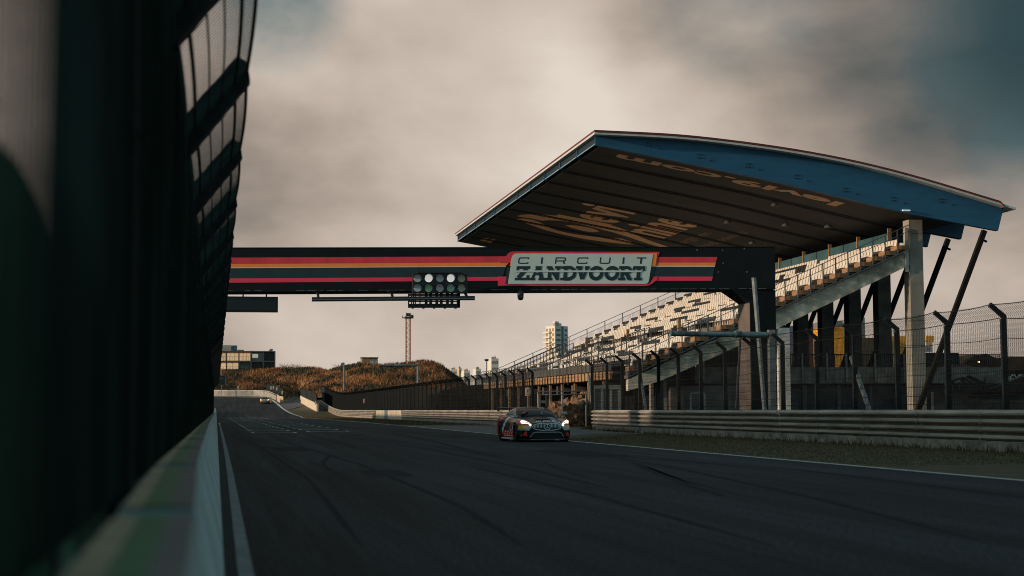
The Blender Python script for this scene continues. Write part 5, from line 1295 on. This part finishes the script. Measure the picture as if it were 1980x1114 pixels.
def race_car(label, lod=2):
    car = thing('racing_car', label, 'car', world=False)
    bd = subsurf('body', V, Fc, 2, cuts, [PAINT,CRED,CYEL,CSIL,CWHT,CTEAL], livery); bd.parent = car
    def P(name, mb, m_, par=None, smooth=False): return mb.build(name, m_, par or car, smooth)
    # cabin
    G = [(1.50,.74,.90,.905),(1.95,.70,.88,1.10),(2.35,.635,.87,1.235),(2.75,.60,.88,1.275),(3.15,.59,.90,1.255),(3.6,.58,.92,1.17),(4.05,.56,.94,1.03),(4.3,.54,.93,.97)]
    gv = []; 
    for (s,wt,zb,zt) in G:
        wb = .82-.03*(s-1.5); h = [(0,zb-.1),(wb,zb-.1),(wb-.02,zb+.02),(wt+.06,(zb+zt*2)/3),(wt-.02,zt-.045),(wt*.72,zt-.008),(wt*.35,zt+.005),(0,zt+.008)]
        full = h+[(-x,z) for x,z in h[-2:0:-1]]; gv += [(x,s-2.27,z) for x,z in full]
    ng = 14; gf = [(i*ng+k,i*ng+(k+1)%ng,(i+1)*ng+(k+1)%ng,(i+1)*ng+k) for i in range(len(G)-1) for k in range(ng)]+[tuple(range(ng-1,-1,-1)),tuple(range((len(G)-1)*ng,len(G)*ng))]
    def cabm(c, n):
        y = c.y+2.27
        if n.y < -.25 and n.z > .2 and y < 2.42 and abs(c.x) < .66-.04*(y-1.5) and abs(n.x) < .62: return 1
        if abs(n.x) > .62 and c.z > .93 and y > 1.9 and y < 3.5 and c.z < 1.19: return 1
        if n.z > .5 and .22 < c.x < .30 or n.z > .5 and .33 < c.x < .42: return 2
        if abs(n.x) > .35 and y < 2.4: return 2
        return 0
    cab = subsurf('cabin', gv, gf, 2, None, [PAINT,GLS,CSIL], cabm); cab.parent = car
    # front grille with vertical bars and star
    yf = -2.27
    b = MB(); n = 28; pts = []
    for k in range(n):
        a_ = 2*pi*k/n; cx = .50*(abs(cos(a_))**.75)*(1 if cos(a_) > 0 else -1); cz = .125*(abs(sin(a_))**.8)*(1 if sin(a_) > 0 else -1); pts.append((cx*(1.0 if sin(a_) > 0 else 1.0),yf-.055+abs(cx)*.10,.545+cz))
    b.prism(pts,(0,.12,0)); gr_ = P('grille', b, CARB)
    b = MB(); b.tube(pts+[pts[0]],.014,6,cap=False); P('grille_rim', b, CHR, gr_)
    b = MB()
    for k in range(-9,10):
        x = k*.05
        if abs(x) < .10: continue
        zt = .545+.125*(1-(abs(x)/.5)**3)**.6 if abs(x) < .5 else .56; b.bar((x,yf-.085+abs(x)*.10,.52),(x,yf-.075+abs(x)*.10,zt-.010),.015,.02)
    P('grille_bars', b, CHR, gr_)
    b = MB(); c_ = (0,yf-.10,.532); R_ = .10
    b.tube([(R_*cos(a_*pi/12),yf-.10,.532+R_*sin(a_*pi/12)) for a_ in range(25)],.011,6,cap=False)
    for a_ in (90,210,330): b.bar((0,yf-.10,.532),(R_*cos(R(a_)),yf-.10,.532+R_*sin(R(a_))),.02,.02)
    P('star_badge', b, CHR)
    # headlights
    for sd in (-1,1):
        b = MB(); P_ = [(.54,-2.235,.60),(.60,-2.20,.545),(.70,-2.15,.535),(.79,-2.05,.60),(.85,-1.93,.68),(.86,-1.88,.75),(.80,-1.86,.785),(.70,-2.0,.745),(.60,-2.14,.68)]
        P_ = [(sd*x,y-.035,z+.012) for x,y,z in P_]; b.prism(P_,(0,.05,-.01)); P('headlight', b, LAMP)
        b = MB(); P2 = [(sd*.56,-2.245,.635),(sd*.67,-2.10,.70),(sd*.76,-1.97,.725),(sd*.68,-2.12,.68)]; b.prism([(x,y-.03,z+.012) for x,y,z in P2],(0,.01,0)); P('light_trim', b, CARB)
        # lower corner intake
        b = MB(); b.prism([(sd*x,y,z) for x,y,z in ((.56,-2.30,.40),(.84,-2.20,.42),(.86,-2.13,.20),(.50,-2.30,.16),(.48,-2.31,.24))],(0,.10,0)); P('side_intake', b, CARB)
        # mirror
        b = MB(); bmv = [(sd*.98,-.78,1.0)]
        b.prism([(sd*x,-.80,z) for x,z in ((.90,.99),(1.08,.985),(1.10,1.03),(1.06,1.09),(.92,1.10),(.88,1.05))],(0,.14,0)); b.bar((sd*.78,-.70,.93),(sd*.95,-.74,1.0),.05,.03); P('mirror', b, CSIL)
        b = MB(); b.prism([(sd*x,-.805,z) for x,z in ((.89,.975),(1.08,.97),(1.085,.988),(.89,.992))],(0,.15,0)); P('mirror_base', b, CARB)
    # lower trim, splitter
    b = MB(); tp = [(-.60,-2.30,.17),(-.50,-2.335,.33),(-.42,-2.345,.355),(.42,-2.345,.355),(.50,-2.335,.33),(.60,-2.30,.17)]
    for a_,c_ in zip(tp,tp[1:]): b.bar(a_,c_,.03,.035,up=(0,1,0))
    P('lower_trim', b, CSIL)
    b = MB(); b.prism([(-.46,-2.335,.33),(.46,-2.335,.33),(.54,-2.32,.14),(-.54,-2.32,.14)],(0,.06,0)); P('lower_grille', b, CARB)
    b = MB(); b.prism([(-.92,-2.12,.085),(-.70,-2.38,.085),(.70,-2.38,.085),(.92,-2.12,.085),(.9,-1.6,.085),(-.9,-1.6,.085)],(0,0,.035)); P('splitter', b, CARB)
    b = MB(); b.bar((-.62,-2.385,.105),(.62,-2.385,.105),.012,.014); P('splitter_edge', b, CSIL)
    # bonnet lettering: white script-like dashes over the grille and a scoop
    b = MB()
    for k in range(11):
        x = -.34+k*.062; q = 1-(abs(x)/.42)**2; b.prism([(x,-2.06-.05*q,.722+.012*q),(x+.045,-2.06-.05*q,.722+.012*q),(x+.07,-1.96-.05*q,.748+.012*q),(x+.025,-1.96-.05*q,.748+.012*q)],(0,0,.012)) if k not in (3,8) else None
    b.prism([(-.42,-2.10,.705),(.33,-2.13,.712),(.33,-2.115,.716),(-.42,-2.085,.708)],(0,0,.014)); P('bonnet_lettering', b, CWHT)
    b = MB(); b.prism([(-.24,-1.75,.80),(.24,-1.75,.80),(.28,-1.45,.835),(-.28,-1.45,.835)],(0,0,.02)); P('bonnet_vent', b, CARB)
    # windscreen details
    b = MB(); b.prism([(.17,-.66,.985),(.205,-.66,.985),(.205,-.59,1.03),(.17,-.59,1.03)],(0,-.02,.04)); P('windscreen_sticker', b, mat('sticker_cyan',(.05,.40,.50),.4))
    # red reflection on the windscreen, put in as a thin coloured piece
    b = MB(); b.prism([(-.56,-.60,.99),(-.46,-.60,.98),(-.30,-.42,1.06),(-.26,-.38,1.10),(-.42,-.40,1.09)],(0,-.025,.035)); P('dashboard_reflection', b, mat('reflection_red',(.30,.05,.04),.4,var=.5,scale=9)) if lod else None
    # wheels
    for s in (.86,3.49):
        for sd in (-1,1):
            yc = s-2.27; wo_ = .985 if s > 2 else .965
            w_ = MB(); prof = [(.66,.27),(.68,.325),(.72,.335),(wo_-.06,.335),(wo_-.01,.325),(wo_,.27)]; nn = 28; vs = [(sd*x,yc+r*cos(2*pi*k/nn),.335+r*sin(2*pi*k/nn)) for x,r in prof for k in range(nn)]
            w_.add(vs,[(i*nn+k,i*nn+(k+1)%nn,(i+1)*nn+(k+1)%nn,(i+1)*nn+k) for i in range(len(prof)-1) for k in range(nn)])
            wt = P('wheel', w_, TYRE, smooth=True)
            r_ = MB(); xo = wo_-.05
            for k in range(10): a_ = 2*pi*k/10; r_.bar((sd*xo,yc,.335),(sd*(xo+.02),yc+.255*cos(a_),.335+.255*sin(a_)),.04,.03,up=(1,0,0))
            r_.tube([(sd*(xo+.02),yc+.265*cos(2*pi*k/24),.335+.265*sin(2*pi*k/24)) for k in range(25)],.016,5,cap=False)
            r_.disc((sd*(xo-.12),yc,.335),.2,0,20,.02); P('rim', r_, RIM, wt)
    # side skirts and rear wing
    for sd in (-1,1): b = MB(); b.box(min(sd*.93,sd*1.0),max(sd*.93,sd*1.0),-.98,.85,.09,.14); P('side_skirt', b, CWHT)
    b = MB(); b.prism([(-.86,1.95,1.20),(.86,1.95,1.20),(.86,2.25,1.235),(-.86,2.25,1.235)],(0,0,.03))
    for sd in (-1,1): b.prism([(sd*.86,1.88,1.10),(sd*.86,2.28,1.10),(sd*.86,2.28,1.29),(sd*.86,1.92,1.25)],(sd*.02,0,0)); b.bar((sd*.45,2.05,.93),(sd*.45,2.10,1.20),.03,.12,up=(0,1,0))
    P('rear_wing', b, CARB)
    return car
car1 = race_car('black racing coupe with red, yellow and silver wrap and lit headlights driving toward the camera')
car1.location = (11.68,57.75,.006); car1.rotation_euler = (0,0,R(1.0))
car1.scale = (1.035,1.02,1.0)
car2 = dup(car1); tag(car2, 'tiny dark racing car leaving the far banked curve')
cq = gT(514,780); car2.location = (cq.x,cq.y,cq.z+.01); car2.rotation_euler = (0,R(0),R(-9))
